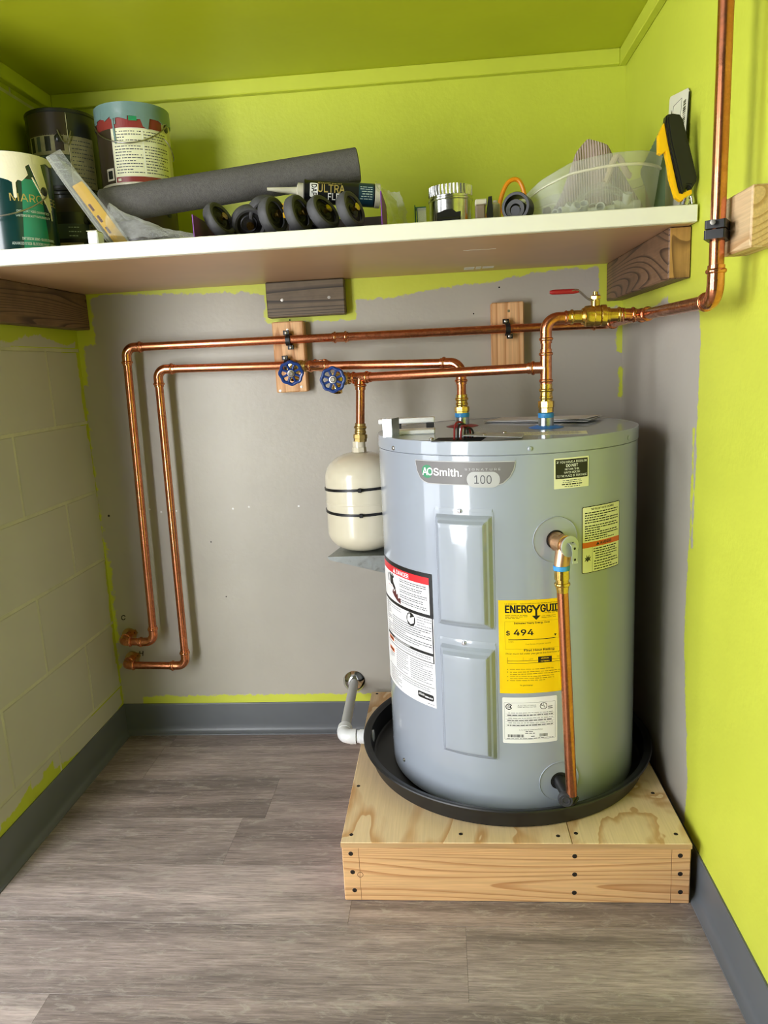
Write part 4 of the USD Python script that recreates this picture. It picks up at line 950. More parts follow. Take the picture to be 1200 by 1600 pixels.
for z_, tilt in ((.7955, .004), (.7375, -.002)):
    th = np.linspace(0, 2 * np.pi, 121); ringp = lambda rr_, dz: np.stack([TX + rr_ * np.cos(th), TY + rr_ * np.sin(th), z_ + tilt * np.cos(th + 1) + dz], 1)
    band = grid_mesh(np.stack([ringp(TR + .0002, -.0033), ringp(TR + .0022, -.0033), ringp(TR + .0022, .0033), ringp(TR + .0002, .0033)], 0)[::-1])
    ct = et.add('cable_tie', band, 'black_plastic', 30, label='black cable tie round the tank'); a_ = math.radians(-86)
    ct.add('tie_head', bx((TX + (TR + .004) * math.cos(a_), TY + (TR + .004) * math.sin(a_), z_ + tilt * math.cos(a_ + 1)), (.0095, .007, .0105), .0015), 'black_plastic')
tb = thing('tank_bracket', (.80, -.21, .62), 'galvanized steel bracket under the cream tank, fixed to the side of the heater', 'bracket')
pts = [(.722, -.2825), (.884, -.2825), (.884, -.135), (.745, -.135)]
tb.add('plate', ext(Polygon([(.722, -.2825), (.882, -.2825), (.876, -.235), (.885, -.14), (.75, -.14)]).buffer(0), .0018, None, (0, 0, .6262)), 'galvanized')
tb.add('web', ext(Polygon([(.722, .6262), (.880, .6262), (.880, .578), (.727, .6195)]), .0018, A([[1., 0, 0], [0, 0, -1], [0, 1, 0]]), (0, -.2807, 0)), 'galvanized')
tb.add('web', ext(Polygon([(.75, .6262), (.884, .6262), (.884, .578), (.755, .6195)]), .0018, A([[1., 0, 0], [0, 0, -1], [0, 1, 0]]), (0, -.141, 0)), 'galvanized')

# ================================================================== THINGS ON THE SHELF
S = SZ1 + .0004


def crumple(U0, V0, P0, amp, seed):
    U_, V_ = np.meshgrid(np.linspace(0, 1, U0), np.linspace(0, 1, V0), indexing='ij'); q = np.stack([U_, V_], -1)
    n_ = [meshkit.fbm(np.concatenate([q * 6, np.full_like(q[..., :1], k_ * 7.3 + seed)], -1), 4, seed + k_) - .5 for k_ in range(3)]
    return grid_mesh(P0(U_, V_) + amp * np.stack(n_, -1))


class Can:
    def __init__(s, x, y, z, r, h, label, shell, top=None, lid_r=None):
        s.x, s.y, s.z, s.r, s.h = x, y, z, r, h; s.t = thing('paint_can', (x, y, z), label, 'paint can')
        s.t.add('body', lathe([(0, z + .004), (r - .004, z + .004), (r - .003, z), (r + .0008, z + .0005), (r + .0012, z + .003), (r, z + .0055), (r, z + h - .009), (r + .0012, z + h - .007), (r + .0012, z + h - .002), (r, z + h), (r - .004, z + h), (r - .006, z + h - .006), (0, z + h - .006)], 72, (x, y, 0)), shell)

    def patch(s, name, m, a0, a1, z0, z1, label=None, lift=.0003, poly=None):
        w = math.radians(a1 - a0) * s.r
        return Print(s.t, name, m, a0, s.z + z1, w, z1 - z0, s.r, s.x, s.y, .0005, poly, label, lift)

    def bail(s, pts, m='screw_steel'):
        b = s.t.add('bail', tube(smooth_path(pts, 40), .0016, 8), m, label='wire handle')
        return b

    def lug(s, a, z):
        a = math.radians(a); d_ = A([math.cos(a), math.sin(a), 0]); s.t.add('bail_lug', lathe([(0, 0), (.009, 0), (.009, .002), (.005, .004), (0, .0045)], 20, A([s.x, s.y, s.z + z]) + d_ * s.r, d_), 'can_black')

    def arc(s, a0, a1, z, drop, out=.008):
        """Wire that hangs from lug to lug in front of the can."""
        p = []
        for t_ in np.linspace(0, 1, 13): a_ = math.radians(a0 + (a1 - a0) * t_); k_ = math.sin(math.pi * t_); q = s.r + .004 + out * k_; p.append((s.x + q * math.cos(a_), s.y + q * math.sin(a_), s.z + z - drop * k_))
        s.bail(p)


def blob(pts, r=.003): return Polygon(pts).buffer(r, quad_segs=6).buffer(-r * .6)


# front teal can
c = Can(.128, -.470, S, .083, .195, 'dark teal paint can smeared with cream paint, at the left front of the shelf', 'can_teal')
q = c.patch('label_stripe', 'can_jade', -55, -14, .006, .150, 'jade green stripe on the label', poly=Polygon([(.001, -.144), (.0585, -.144), (.050, -.006), (.013, -.006)])); q.done()
q = c.patch('label_print', 'can_teal', -76, 15, .004, .010, lift=.0001)
q.text('MARQUEE', 'gold_ink', .0165, -.0896, .0150, .1120, False, 3); q.text('ONE-COAT HIDE GUARANTEED', 'pale_ink', .026, -.0690, .0042, .070, True, 3); q.text('LASTING BEAUTY & DURABILITY', 'pale_ink', .024, -.0600, .0042, .074, True, 3)
q.text('INTERIOR SEMI-GLOSS ENAMEL', 'pale_ink', .030, -.0150, .0048, .072, True, 3); q.text('ADVANCED STAIN-BLOCKING PAINT & PRIMER', 'pale_ink', .010, -.0050, .0052, .096, True, 3); q.done()
sp = unary_union([blob([(0, 0), (.20, 0), (.20, -.008), (.18, -.012), (.165, -.009), (.15, -.014), (.13, -.008), (0, -.012)]), blob([(.02, -.004), (.116, -.004), (.122, -.018), (.112, -.024), (.116, -.040), (.104, -.052), (.096, -.050), (.090, -.058), (.080, -.052), (.066, -.048), (.060, -.040), (.030, -.044)], .004), LineString([(.089, -.05), (.0885, -.084)]).buffer(.0032),
    blob([(.118, -.002), (.146, -.006), (.150, -.030), (.158, -.060), (.166, -.100), (.160, -.106), (.150, -.085), (.138, -.055)], .004), LineString([(.163, -.095), (.1645, -.122)]).buffer(.0017), LineString([(.126, -.045), (.146, -.082)]).buffer(.0014)])
q = Print(c.t, 'paint_spill', 'paint_cream', -118, S + .1925, .2, .14, c.r, c.x, c.y, poly=sp, label='cream paint run down from the rim', lift=.0009, thick=.0009); q.done()
c.lug(-14, .125); c.lug(166, .125); c.arc(-160, -12, .116, .050, .014)
cp = thing('paper_scrap', (.09, -.50, S + .195), 'crumpled white paper scrap on top of the front teal paint can', 'paper'); cp.add('sheet', crumple(14, 12, lambda u, v: np.stack([.085 + .034 * u, -.53 + .03 * v, S + .1965 + .012 * np.sin(np.pi * u) * np.sin(np.pi * v) + .006 * u], -1), .012, 31), 'sheet_paper', 50)
# black stack in the corner
c = Can(.103, -.150, S, .083, .188, 'dark paint can with a wood-look label strip, under the tall black can in the corner', 'can_black')
q = c.patch('label_strip', 'wood_print', -96, -52, .012, .068, 'printed strip of pale boards'); [q.rect('printed_rule', 'can_brown', u_, .004, u_ + .0008, .056) for u_ in (.012, .024, .037, .05)]; q.done()
q = c.patch('label_band', 'can_brown', -110, -20, .140, .172); q.done(); q = c.patch('label_print', 'can_slate', -108, -40, .078, .112); q.lines('pale_ink', .05, .008, .078, 3, .010, .0022, 4); q.done()
q = c.patch('back_label', 'can_photo', -40, -4, .006, .172, 'pale printed panel at the side'); q.lines('dark_grey_ink', .004, .012, .048, 16, .0092, .0025, 6); q.done(); c.lug(-42, .12)
c.bail([(c.x + .066, c.y - .060, S + .125), (c.x + .085, c.y - .075, S + .105), (c.x + .105, c.y - .068, S + .070), (c.x + .112, c.y - .03, S + .040), (c.x + .095, c.y + .01, S + .06)])
c = Can(.103, -.150, S + .1885, .083, .186, 'black paint can with a room photo on its label, uppermost in the corner', 'can_black')
q = c.patch('label_band', 'can_brown', -128, -58, .125, .176, 'dark brown band with lettering'); q.done()
q = c.patch('room_photo', 'can_photo', -128, -58, .082, .128, 'printed photo of a room'); [q.rect('printed_window', m_, u_, .005, u_ + w__, .038) for u_, w__, m_ in ((.006, .012, 'can_black'), (.026, .01, 'can_slate'), (.048, .014, 'can_black'), (.072, .02, 'can_brown'))]; q.done()
q = c.patch('label_lower', 'can_slate', -128, -58, .012, .080, 'grey green lower label'); q.lines('pale_ink', .062, .016, .096, 1, .01, .0022, 5); q.lines('pale_ink', .066, .032, .094, 2, .010, .0016, 5); q.done()
q = c.patch('label_edge', 'can_white', -57.4, -56.4, .008, .176); q.done(); q = c.patch('back_label', 'can_photo', -56, -12, .008, .125, 'pale text panel'); q.lines('dark_grey_ink', .004, .01, .058, 12, .0092, .0024, 6); q.done()
c.lug(-72, .118); c.arc(-72, -52, .135, .03, .004)
# red label stack
RX, RY = .300, -.190
c = Can(RX, RY, S, .0845, .180, 'dark paint can directly below the red labelled one', 'can_brown')
q = c.patch('label_black', 'can_black', -130, -96, .118, .168, 'black part of the label'); q.done(); q = c.patch('label_white', 'can_white', -95, -40, .118, .168, 'white part of the label'); q.done(); c.lug(-20, .12)
c = Can(RX, RY, S + .1805, .0845, .178, 'red and white labelled paint can, grey-green paint over its rim', 'can_white')
q = c.patch('label_red', 'can_red', -150, -20, .124, .158, 'red upper band of the label'); q.done(); q = c.patch('label_red', 'can_red', -104, -10, .006, .0175); q.rect('printed_panel', 'can_white', .004, .003, .012, .009, 0); q.done()
q = c.patch('label_side', 'can_brown', -150, -106, .006, .124, 'brownish side panel'); q.rect('barcode_box', 'can_white', .040, .085, .062, .112, 0); q.rect('barcode', 'black_ink', .044, .090, .058, .108, 1); q.done()
q = c.patch('label_text', 'cream_label', -104.5, -6, .019, .122, 'cream panel of small print')
for u_, n_, v_ in ((.005, 4, .006), (.005, 10, .038), (.074, 4, .006), (.074, 10, .038)): q.lines('dark_grey_ink', u_, v_, u_ + .064, n_, .0064, .0020, int(u_ * 900) + n_, .95)
q.rect('printed_rule', 'white_ink', .0705, .002, .0718, .100, 0); q.done()
sp = unary_union([sbox(0, -.020, .30, 0)] + [blob([(u_ - .012, 0), (u_ + .012, 0), (u_ + .010, -.026 - .010 * ((i * 7) % 5) / 4), (u_ - .010, -.028 - .008 * ((i * 3) % 4) / 3)]) for i, u_ in enumerate(np.arange(.01, .30, .018))] + [LineString([(.112, -.02), (.115, -.086)]).buffer(.0022), LineString([(.118, -.02), (.118, -.045)]).buffer(.0015), blob([(.172, -.02), (.20, -.02), (.192, -.055), (.182, -.05)])])
q = Print(c.t, 'paint_spill', 'paint_teal_grey', -175, c.z + .178, .30, .09, c.r + .0012, c.x, c.y, poly=sp, label='grey-green paint over the top edge', lift=.0006, thick=.0009); q.rect('lid_sticker', 'green_ink', .150, .030, .168, .040, 1); q.done()
c.lug(-150, .135); c.lug(-8, .135); c.arc(-148, -10, .140, .052, .006)
c.bail([(c.x + .082, c.y - .03, c.z + .11), (c.x + .094, c.y - .03, c.z + .095), (c.x + .096, c.y - .01, c.z + .075), (c.x + .086, c.y + .015, c.z + .07)])

# brush or roller in a clear pack, leaning
pk = thing('tool_package', (.30, -.50, S), 'long clear plastic tool package with a yellow card, leaning in front of the cans', 'package')
p0, p1 = A([.372, -.505, S + .003]), A([.232, -.475, 1.565]); ax = unit(p1 - p0); sd = unit(np.cross(ax, A([.35, -1, .2]))); nn_ = np.cross(sd, ax); Rk = np.stack([sd, ax, nn_], 1); Lk = np.linalg.norm(p1 - p0)
pk.add('backing', place(bx((0, Lk / 2, 0), (.034, Lk, .0016), .0006), Rk, p0), 'clear_film'); pk.add('yellow_card', place(bx((.002, Lk * .33, .004), (.024, Lk * .66, .001), .0004), Rk, p0), 'yellow_card')
pk.add('print', place(cat_([bx((-.004, Lk * y_, .0047), (.005, Lk * .07, .0004), .0001) for y_ in (.18, .3, .42)]), Rk, p0), 'maroon_ink', kind='stuff')
pk.add('blister', place(cat_([tube(smooth_path([(-.017, 0, .003), (-.019, Lk * .5, .012), (-.015, Lk * .97, .008)], 20), .0035, 8), tube(smooth_path([(.016, 0, .003), (.017, Lk * .4, .01), (.012, Lk * .75, .008)], 20), .002, 8), grid_mesh(np.stack([smooth_path([(-.017, 0, .004), (-.019, Lk * .5, .014), (-.015, Lk * .97, .010)], 16), smooth_path([(0, 0, .010), (0, Lk * .5, .018), (0, Lk * .95, .013)], 16), smooth_path([(.016, 0, .004), (.017, Lk * .4, .012), (.012, Lk * .78, .009)], 16)], 1))]), Rk, p0), 'clear_film')
t = thing('small_box', (.339, -.555, S), 'small white box at the shelf edge by the foot of the clear tool package', 'box'); t.add('carton', bx((.339, -.556, S + .013), (.021, .03, .026), .002), 'foam_white')
t.add('lid_flap', bx((.3385, -.556, S + .0267), (.022, .031, .001), .0004), 'cream_label')

# grey foam pipe insulation
ft = thing('pipe_insulation', (.58, -.37, 1.46), 'long grey foam pipe insulation tube lying slanted over the caster wheels and cans', 'foam tube')
fa, fb = A([.300, -.412, 1.4670]), A([.8565, -.33, 1.5355]); fd = unit(fb - fa); fL = np.linalg.norm(fb - fa)
ft.add('tube_wall', lathe([(.015, 0), (.0335, 0), (.036, .002), (.036, fL - .002), (.0335, fL), (.015, fL), (.015, 0)], 48, fa, fd), 'pipe_foam')
ft.add('slit', place(bx((0, 0, fL / 2), (.0008, .002, fL - .01), .0003), frame(fd), fa + frame(fd) @ A([0, -.0358, 0])), 'charcoal_plastic', label='dark lengthwise slit')


def bag(name, label, outline, mesh_fn, m='clear_film'):
    t = thing('plastic_bag', outline, label, 'plastic bag'); t.add('film', mesh_fn, m, 50)


bag('plastic_bag', 'crumpled clear plastic bag at the shelf edge, left of the caster wheel tray', (.45, -.53, S),
    crumple(44, 30, lambda u, v: np.stack([.362 + .18 * u, -.56 + .05 * v, S + .004 + (.066 * (1 - u) ** 1.0 + .014) * np.sin(np.pi * np.clip(v * .9 + .05, 0, 1)) * (1 - .5 * u)], -1), .016, 3))
bag('plastic_bag', 'clear plastic bag standing upright just right of the purple-edged tray', (.94, -.45, S),
    crumple(30, 36, lambda u, v: np.stack([.927 + .040 * u - .022 * v ** 2 - .008 * (1 - u) * v, -.455 + .03 * np.sin(np.pi * u) + .03 * v, S + .003 + .112 * v * (1 - .22 * u)], -1), .014, 9))

# tray of casters
tr = thing('tray', (.733, -.46, S), 'shallow purple-edged cardboard tray holding black caster wheels and a caulk tube', 'tray')
tr.add('base', cbox((.545, -.565, S), (.918, -.355, S + .002), .0005), 'kraft_card'); tr.add('side_wall', cbox((.543, -.565, S), (.5455, -.40, S + .046), .0006), 'purple_card'); tr.add('side_wall', cbox((.9165, -.545, S), (.919, -.40, S + .070), .0006), 'purple_card')
tr.add('back_wall', cbox((.546, -.357, S + .002), (.9165, -.355, S + .058), .0005), 'kraft_card')
cw = thing('caster_wheel', (0, 0, 0), None, 'caster wheel', 'caster wheels in the purple-edged tray')
cw.add('tyre', lathe([(.026, -.0095), (.031, -.0115), (.0345, -.0105), (.0365, -.0075), (.0372, -.003), (.0372, .003), (.0365, .0075), (.0345, .0105), (.031, .0115), (.026, .0095)], 56, (0, 0, 0), (1, 0, 0)), 'rubber')
cw.add('hub', lathe([(0, -.006), (.010, -.006), (.010, -.004), (.027, -.004), (.027, .004), (.010, .004), (.010, .006), (0, .006)], 40, (0, 0, 0), (1, 0, 0)), 'caster_hub'); cw.add('axle', lathe([(0, -.016), (.0045, -.016), (.0045, .013), (.008, .0135), (.008, .018), (0, .018)], 12, (0, 0, 0), (1, 0, 0)), 'brass')
cw.add('spoke_ring', lathe([(.0145, .004), (.0165, .0055), (.0185, .004)], 36, (0, 0, 0), (1, 0, 0)), 'charcoal_plastic')
cst = [(.5790, -.500, 1.4060, 14, -24, 'caster wheel leaning at the left end of the purple-edged tray'), (.6330, -.468, 1.4030, 58, 30, 'caster wheel lying tilted, second from the left in the tray'), (.6640, -.455, 1.4240, 44, 40, 'caster wheel tilted forward, resting on the wheel left of it'),
       (.6960, -.520, 1.4040, 18, -8, 'caster wheel beside the yellow tag, upright in the middle left of the tray'), (.7480, -.520, 1.4040, 16, -12, 'upright caster wheel under the nozzle end of the caulk tube'), (.7985, -.520, 1.4025, 24, -26, 'caster wheel leaning left under the middle of the caulk tube'), (.8540, -.520, 1.4045, 18, -16, 'upright caster wheel with a bright bolt, last on the right of the tray'),
       (.7450, -.415, 1.3960, 80, 60, 'caster wheel lying almost flat at the back of the tray')]
for i, (x, y, z, yaw, lean, lb) in enumerate(cst):
    M = np.eye(4); M[:3, :3] = rot((0, 0, 1), -yaw - 8) @ rot((0, 1, 0), lean); M[:3, 3] = (x, y, z)
    if i == 0:
        pr = cw.prim; xf = UsdGeom.Xformable(pr); xf.ClearXformOpOrder(); xf.AddTransformOp().Set(Gf.Matrix4d(*M.T.ravel().tolist())); pr.SetCustomDataByKey('label', lb)
    else: copy_of(cw, 'caster_wheel', M, lb, 'caster wheel', 'caster wheels in the purple-edged tray')
tg = thing('hang_tag', (.715, -.54, 1.42), 'small crumpled yellow tag stuck between two upright caster wheels', 'tag'); tg.add('card', crumple(8, 10, lambda u, v: np.stack([.722 + .012 * u, -.542 + .004 * u, 1.394 + .028 * v], -1), .007, 5), 'yellow_card')
ck = thing('caulk_tube', (.82, -.385, 1.43), 'black caulk tube with a cream nozzle lying over the caster wheels', 'caulk tube')
ca, cb = A([.9030, -.376, 1.4580]), A([.7440, -.404, 1.4720]); cdv = unit(cb - ca); cL = np.linalg.norm(cb - ca)
ck.add('barrel', lathe([(0, 0), (.0225, 0), (.0245, .001), (.0245, .003), (.0238, .004), (.0238, cL - .004), (.0248, cL - .004), (.0248, cL), (.010, cL + .004), (0, cL + .004)], 48, ca, cdv), 'caulk_black'); ck.add('label_band', lathe([(.0240, .014), (.0241, .0142), (.0241, .046), (.0240, .0462)], 48, ca, cdv), 'caulk_teal', label='dark teal part of the label')
ck.add('end_collar', lathe([(.0230, -.001), (.0250, 0), (.0250, .010), (.0241, .011)], 48, ca, cdv), 'nozzle_plastic', label='pale collar at the base'); ck.add('cap_collar', lathe([(0, 0), (.0165, 0), (.0165, .012), (.010, .014), (0, .014)], 28, cb + cdv * .002, cdv), 'nozzle_plastic'); ck.add('nozzle', lathe([(0, 0), (.0085, 0), (.0032, .064), (0, .064)], 24, cb + cdv * .015, cdv), 'nozzle_plastic')


def on_tube(m, along, turn, r=.0242):
    """Flat lettering (x along the tube, y around) laid on the caulk tube."""
    m = trimesh.Trimesh(*trimesh.remesh.subdivide_to_size(m.vertices, m.faces, .003, max_iter=12), process=False)
    v = np.array(m.vertices); t = v[:, 1] / r + math.radians(turn); q = r + v[:, 2]
    return trimesh.Trimesh(ca + (along + v[:, 0])[:, None] * cdv + (q * np.cos(t))[:, None] * _f[None] + (q * np.sin(t))[:, None] * _s[None], m.faces, process=False)


_f = unit(A([.1, -1, .02]) - (A([.1, -1, .02]) @ cdv) * cdv); _s = np.cross(_f, cdv) * -1
_s = _s if _s[2] < 0 else -_s
for s_, m_, al, tn, h_, w_ in (('ULTRA', 'gold_ink', .134, 10, .0165, .058), ('FLEX', 'white_ink', .112, 46, .0135, .036), ('ADVANCED SEALANT', 'gold_ink', .134, -34, .0034, .052)):
    tm = text(s_, h_, w_, .0002, True); tm.apply_transform(trimesh.transformations.rotation_matrix(np.pi, [0, 0, 1])); ck.add('lettering', on_tube(tm, al, tn), m_, False, kind='stuff')
ck.add('maker_mark', on_tube(ext(rrect(.017, .030, .003, .142, .004), .0002), 0, -8), 'white_ink', False); dm = text('DAP', .0105, .024, .0002, True, True); dm.apply_transform(trimesh.transformations.rotation_matrix(np.pi / 2, [0, 0, 1])); dm.apply_translation([.1465, .0045, .0003]); ck.add('lettering', on_tube(dm, 0, -8), 'black_ink', False, kind='stuff')
ck.add('lettering', on_tube(ext(unary_union([q_ for k_ in range(6) for q_ in dashes(random.Random(k_), .017, .043, -.012 + .005 * k_, .0018)]), .0002), 0, 0), 'pale_ink', False, kind='stuff')
# duct collar with crimped mouth
dk = thing('duct_collar', (1.0565, -.375, S), 'shiny galvanized duct collar with a crimped rim standing in the middle of the shelf', 'duct collar')
th = np.linspace(0, 2 * np.pi, 289); cr = np.cos(th * 36)
dk.add('sleeve', lathe([(.0455, 0), (.0465, .0005), (.0465, .072), (.0482, .0735), (.0482, .077), (.0465, .0785), (.0465, .082)], 72, (1.0565, -.375, S)), 'bright_steel'); dk.add('crimped_rim', grid_mesh(np.stack([np.stack([1.0565 + (.0462 + k_ * .0013 * cr) * np.cos(th), -.375 + (.0462 + k_ * .0013 * cr) * np.sin(th), np.full_like(th, S + z_)], 1) for z_, k_ in ((.0815, .2), (.084, 1), (.0945, 1), (.1025, 1.1))], 0)[::-1]), 'bright_steel', 60)
t = thing('black_scrap', (1.055, -.43, S), 'torn black plastic scrap in front of the shiny duct collar', 'plastic scrap'); t.add('sheet', ext(Polygon([(1.026, S), (1.0255, S + .040), (1.035, S + .042), (1.041, S + .0455), (1.058, S + .0465), (1.066, S + .040), (1.0755, S + .041), (1.0735, S)]), .0012, A([[1., 0, 0], [0, 0, -1], [0, 1, 0]]), (0, -.446, 0)), 'black_plastic'); t.add('fold', bx((1.05, -.452, S + .015), (.045, .010, .028), .003), 'black_plastic')
t = thing('clear_case', (.99, -.45, S), 'small greenish clear plastic case left of the duct collar', 'plastic case')
for lo, hi in (((.980, -.46, S), (.982, -.43, S + .056)), ((.980, -.46, S + .050), (1.004, -.43, S + .052)), ((.984, -.46, S), (.986, -.43, S + .05))): t.add('panel', cbox(lo, hi, .0004), 'green_plastic')
t.add('window', cbox((.986, -.459, S), (1.004, -.457, S + .05), .0004), 'milky_plastic')
# orange cable, plugs, black roll
cb_ = thing('cable', (1.17, -.42, S), 'orange cable looping up between the white plugs and the clear tub', 'cable'); cb_.add('cord', tube(smooth_path([(1.120, -.415, S + .012), (1.134, -.41, S + .038), (1.150, -.405, S + .050), (1.163, -.40, S + .046), (1.172, -.40, S + .03), (1.176, -.40, S + .02)], 40), .0042, 10), 'cable_orange'); cb_.add('cord', tube(smooth_path([(1.156, -.425, S + .012), (1.157, -.42, S + .05), (1.166, -.42, S + .080), (1.181, -.42, S + .099), (1.193, -.42, S + .1005), (1.204, -.42, S + .088), (1.212, -.42, S + .062)], 50), .0046, 10), 'cable_orange')
pg = thing('plug', (1.12, -.49, S), 'cream and taupe cable connector with a black clip beside the duct collar', 'connector'); pg.add('body', bx((1.113, -.492, S + .026), (.020, .024, .030), .003), 'plug_taupe', label='taupe body'); pg.add('flange', bx((1.115, -.486, S + .047), (.024, .02, .011), .002), 'plug_cream', label='cream top'); pg.add('base', bx((1.118, -.49, S + .006), (.032, .028, .011), .002), 'black_plastic'); pg.add('clip', ext(Polygon([(1.126, S), (1.124, S + .020), (1.129, S + .054), (1.136, S + .055), (1.138, S + .02), (1.137, S)]), .008, A([[1., 0, 0], [0, 0, -1], [0, 1, 0]]), (0, -.495, 0)), 'black_plastic')
pg2 = thing('plug', (1.145, -.47, S), 'plain cream cable connector tucked behind the black roll', 'connector'); pg2.add('body', bx((1.1455, -.465, S + .024), (.018, .02, .048), .004), 'plug_cream'); pg2.add('cord_collar', rod((1.1455, -.465, S + .047), (1.1455, -.465, S + .053), .005), 'plug_cream')
rl = thing('black_roll', (1.19, -.50, S), 'roll of black plastic sheeting lying end-on near the clear tub', 'roll'); ra, rb = A([1.180, -.520, S + .0285]), A([1.222, -.420, S + .0265]); rd = unit(rb - ra)
rl.add('outer_wrap', lathe([(.0225, 0), (.0275, 0), (.0285, .002), (.0275, .036), (.0215, .038), (.0225, .001)], 44, ra, rd), 'black_plastic', 50); rl.add('inner_wrap', lathe([(.011, .004), (.0185, .003), (.019, .0045), (.0185, .036), (.011, .036), (.011, .004)], 40, ra + A([-.0015, 0, -.004]), rd), 'rubber', 50); rl.add('core', lathe([(0, .006), (.0095, .006), (.0095, .034), (0, .034)], 30, ra + A([-.002, 0, -.006]), rd), 'charcoal_plastic')

# clear tub
tub = thing('plastic_tub', (1.345, -.40, S), 'big clear plastic tub of fittings at the right end of the shelf', 'plastic tub')
TCX, TCY, TA, TBb = 1.340, -.398, .146, .150
thb = np.linspace(0, 2 * np.pi, 121)


def rim_z(x): return np.interp(x, [1.19, 1.205, 1.23, 1.285, 1.35, 1.42, 1.50], [.046, .056, .073, .096, .106, .110, .108])


def tub_ring(k, f):
    """A ring of the tub: K scales the plan, F is the height as a fraction of the rim."""
    c_, s_ = np.cos(thb), np.sin(thb); x = TCX + TA * k * np.sign(c_) * np.abs(c_) ** .75; y = TCY + TBb * k * np.sign(s_) * np.abs(s_) ** .75; return np.stack([x, y, S + .001 + f * rim_z(x)], 1)


tub.add('wall', grid_mesh(np.stack([tub_ring(.01, 0), tub_ring(.80, 0), tub_ring(.86, .02), tub_ring(.89, .10), tub_ring(.93, .5), tub_ring(.955, .78)], 0)[::-1]), 'milky_plastic', 50)
tub.add('rim_band', grid_mesh(np.stack([tub_ring(.955, .78), tub_ring(.975, .79), tub_ring(.98, .82), tub_ring(.96, .83)], 0)[::-1]), 'milky_rim', 50); tub.add('lip', grid_mesh(np.stack([tub_ring(.96, .83), tub_ring(.985, 1.0), tub_ring(.99, 1.005), tub_ring(.98, 1.0)], 0)[::-1]), 'milky_plastic', 50)
rg = random.Random(12); fp = thing('pipe_fitting', (0, 0, 0), None, 'plastic fitting', 'white plastic fittings in the clear tub')
fp.add('run', lathe([(.007, -.026), (.0095, -.026), (.0095, -.014), (.0082, -.012), (.0082, .012), (.0095, .014), (.0095, .026), (.007, .026)], 22, (0, 0, 0), (1, 0, 0)), 'pvc'); fp.add('branch', lathe([(0, 0), (.008, 0), (.0082, .014), (.0092, .016), (.0092, .024), (.007, .024)], 20), 'pvc')
spots = [(1.280, -.478, .012, 40, 0), (1.292, -.492, .014, 25, 20), (1.318, -.485, .011, -8, 0), (1.352, -.492, .012, -18, 30), (1.400, -.490, .020, 4, -20), (1.376, -.470, .012, 60, 0), (1.300, -.455, .012, -40, 10), (1.340, -.44, .013, 15, 0)]
for i, (x, y, z, yaw, rl_) in enumerate(spots):
    where = ('furthest left of the loose fittings', 'second from the left', 'front and centre of the loose fittings', 'just right of the centre', 'rightmost of the loose fittings', 'near the right, behind the front ones', 'in the second row, on the left', 'furthest back under the knit cloth')[i]
    M = np.eye(4); M[:3, :3] = rot((0, 0, 1), yaw) @ rot((1, 0, 0), rl_ + 50); M[:3, 3] = (x, y, S + z + .003); lb = 'white plastic pipe tee in the clear tub, ' + where
    if i == 0: pr = fp.prim; xf = UsdGeom.Xformable(pr); xf.ClearXformOpOrder(); xf.AddTransformOp().Set(Gf.Matrix4d(*M.T.ravel().tolist())); pr.SetCustomDataByKey('label', lb)
    else: copy_of(fp, 'pipe_fitting', M, lb, 'plastic fitting', 'white plastic fittings in the clear tub')
t = thing('fitting_bag', (1.37, -.44, S), 'clear bag of small parts lying inside the clear tub', 'plastic bag'); t.add('film', crumple(34, 24, lambda u, v: np.stack([1.275 + .16 * u, -.492 + .03 * v, S + .014 + .056 * np.sin(np.pi * u) * (.4 + .6 * v) + .012 * u], -1), .02, 21), 'clear_film', 50); t.add('parts', cat_([place(trimesh.creation.icosphere(1, rg.uniform(.004, .008)), None, (rg.uniform(1.24, 1.41), rg.uniform(-.485, -.455), S + rg.uniform(.012, .028))) for _ in range(40)]), 'plug_taupe', kind='stuff')
# knitted cloth
cl = thing('knit_cloth', (1.36, -.40, S + .05), 'beige ribbed knit cloth heaped up out of the clear tub', 'cloth')
mat('knit', {'tc': ('texture_coordinate', {}), 'w': ('wave_texture', {'scale': 60.0, 'distortion': .6, 'bands_direction': 'x'}), 'b': ('bump', {'strength': .8, 'distance': .003}), 'r': ('rgb_ramp', {'ramp': [(0, lin((164, 142, 128))), (1, lin((192, 172, 158)))]}), 'p': ('principled_bsdf', {'roughness': .95, 'sheen_weight': .3})},
    [('tc.object', 'w.vector'), ('w.fac', 'b.height'), ('w.fac', 'r.fac'), ('r.color', 'p.base_color'), ('b.normal', 'p.normal')])
prof_x = [1.260, 1.290, 1.308, 1.326, 1.350, 1.382, 1.402, 1.422, 1.450]; prof_z = [.020, .070, .112, .150, .176, .158, .124, .100, .050]
xs = np.linspace(1.260, 1.450, 46); ps = np.linspace(-1, 1, 30); X_, P_ = np.meshgrid(xs, ps, indexing='ij'); top_ = np.interp(X_, prof_x, prof_z)
Zc = S + .006 + top_ * (1 - np.abs(P_) ** 1.5); Yc = -.380 + .045 * P_ * (1.2 - .5 * top_ / .17) + .006 * np.sin(X_ * 90)
cm = grid_mesh(np.stack([X_ + .004 * np.sin(P_ * 5 + X_ * 60), Yc, Zc], -1)); cl.add('fabric', cm, 'knit', 60)
hem = [(x_, -.405 - .020, S + .006 + np.interp(x_, prof_x, prof_z) * .80) for x_ in np.linspace(1.345, 1.43, 12)]
cl.add('hem', tube(smooth_path([(1.372, -.425, S + .080), (1.386, -.420, S + .112), (1.400, -.414, S + .132), (1.412, -.410, S + .116), (1.428, -.405, S + .096)], 30), .0065, 10), 'beige_cloth_trim', label='rough stitched hem')
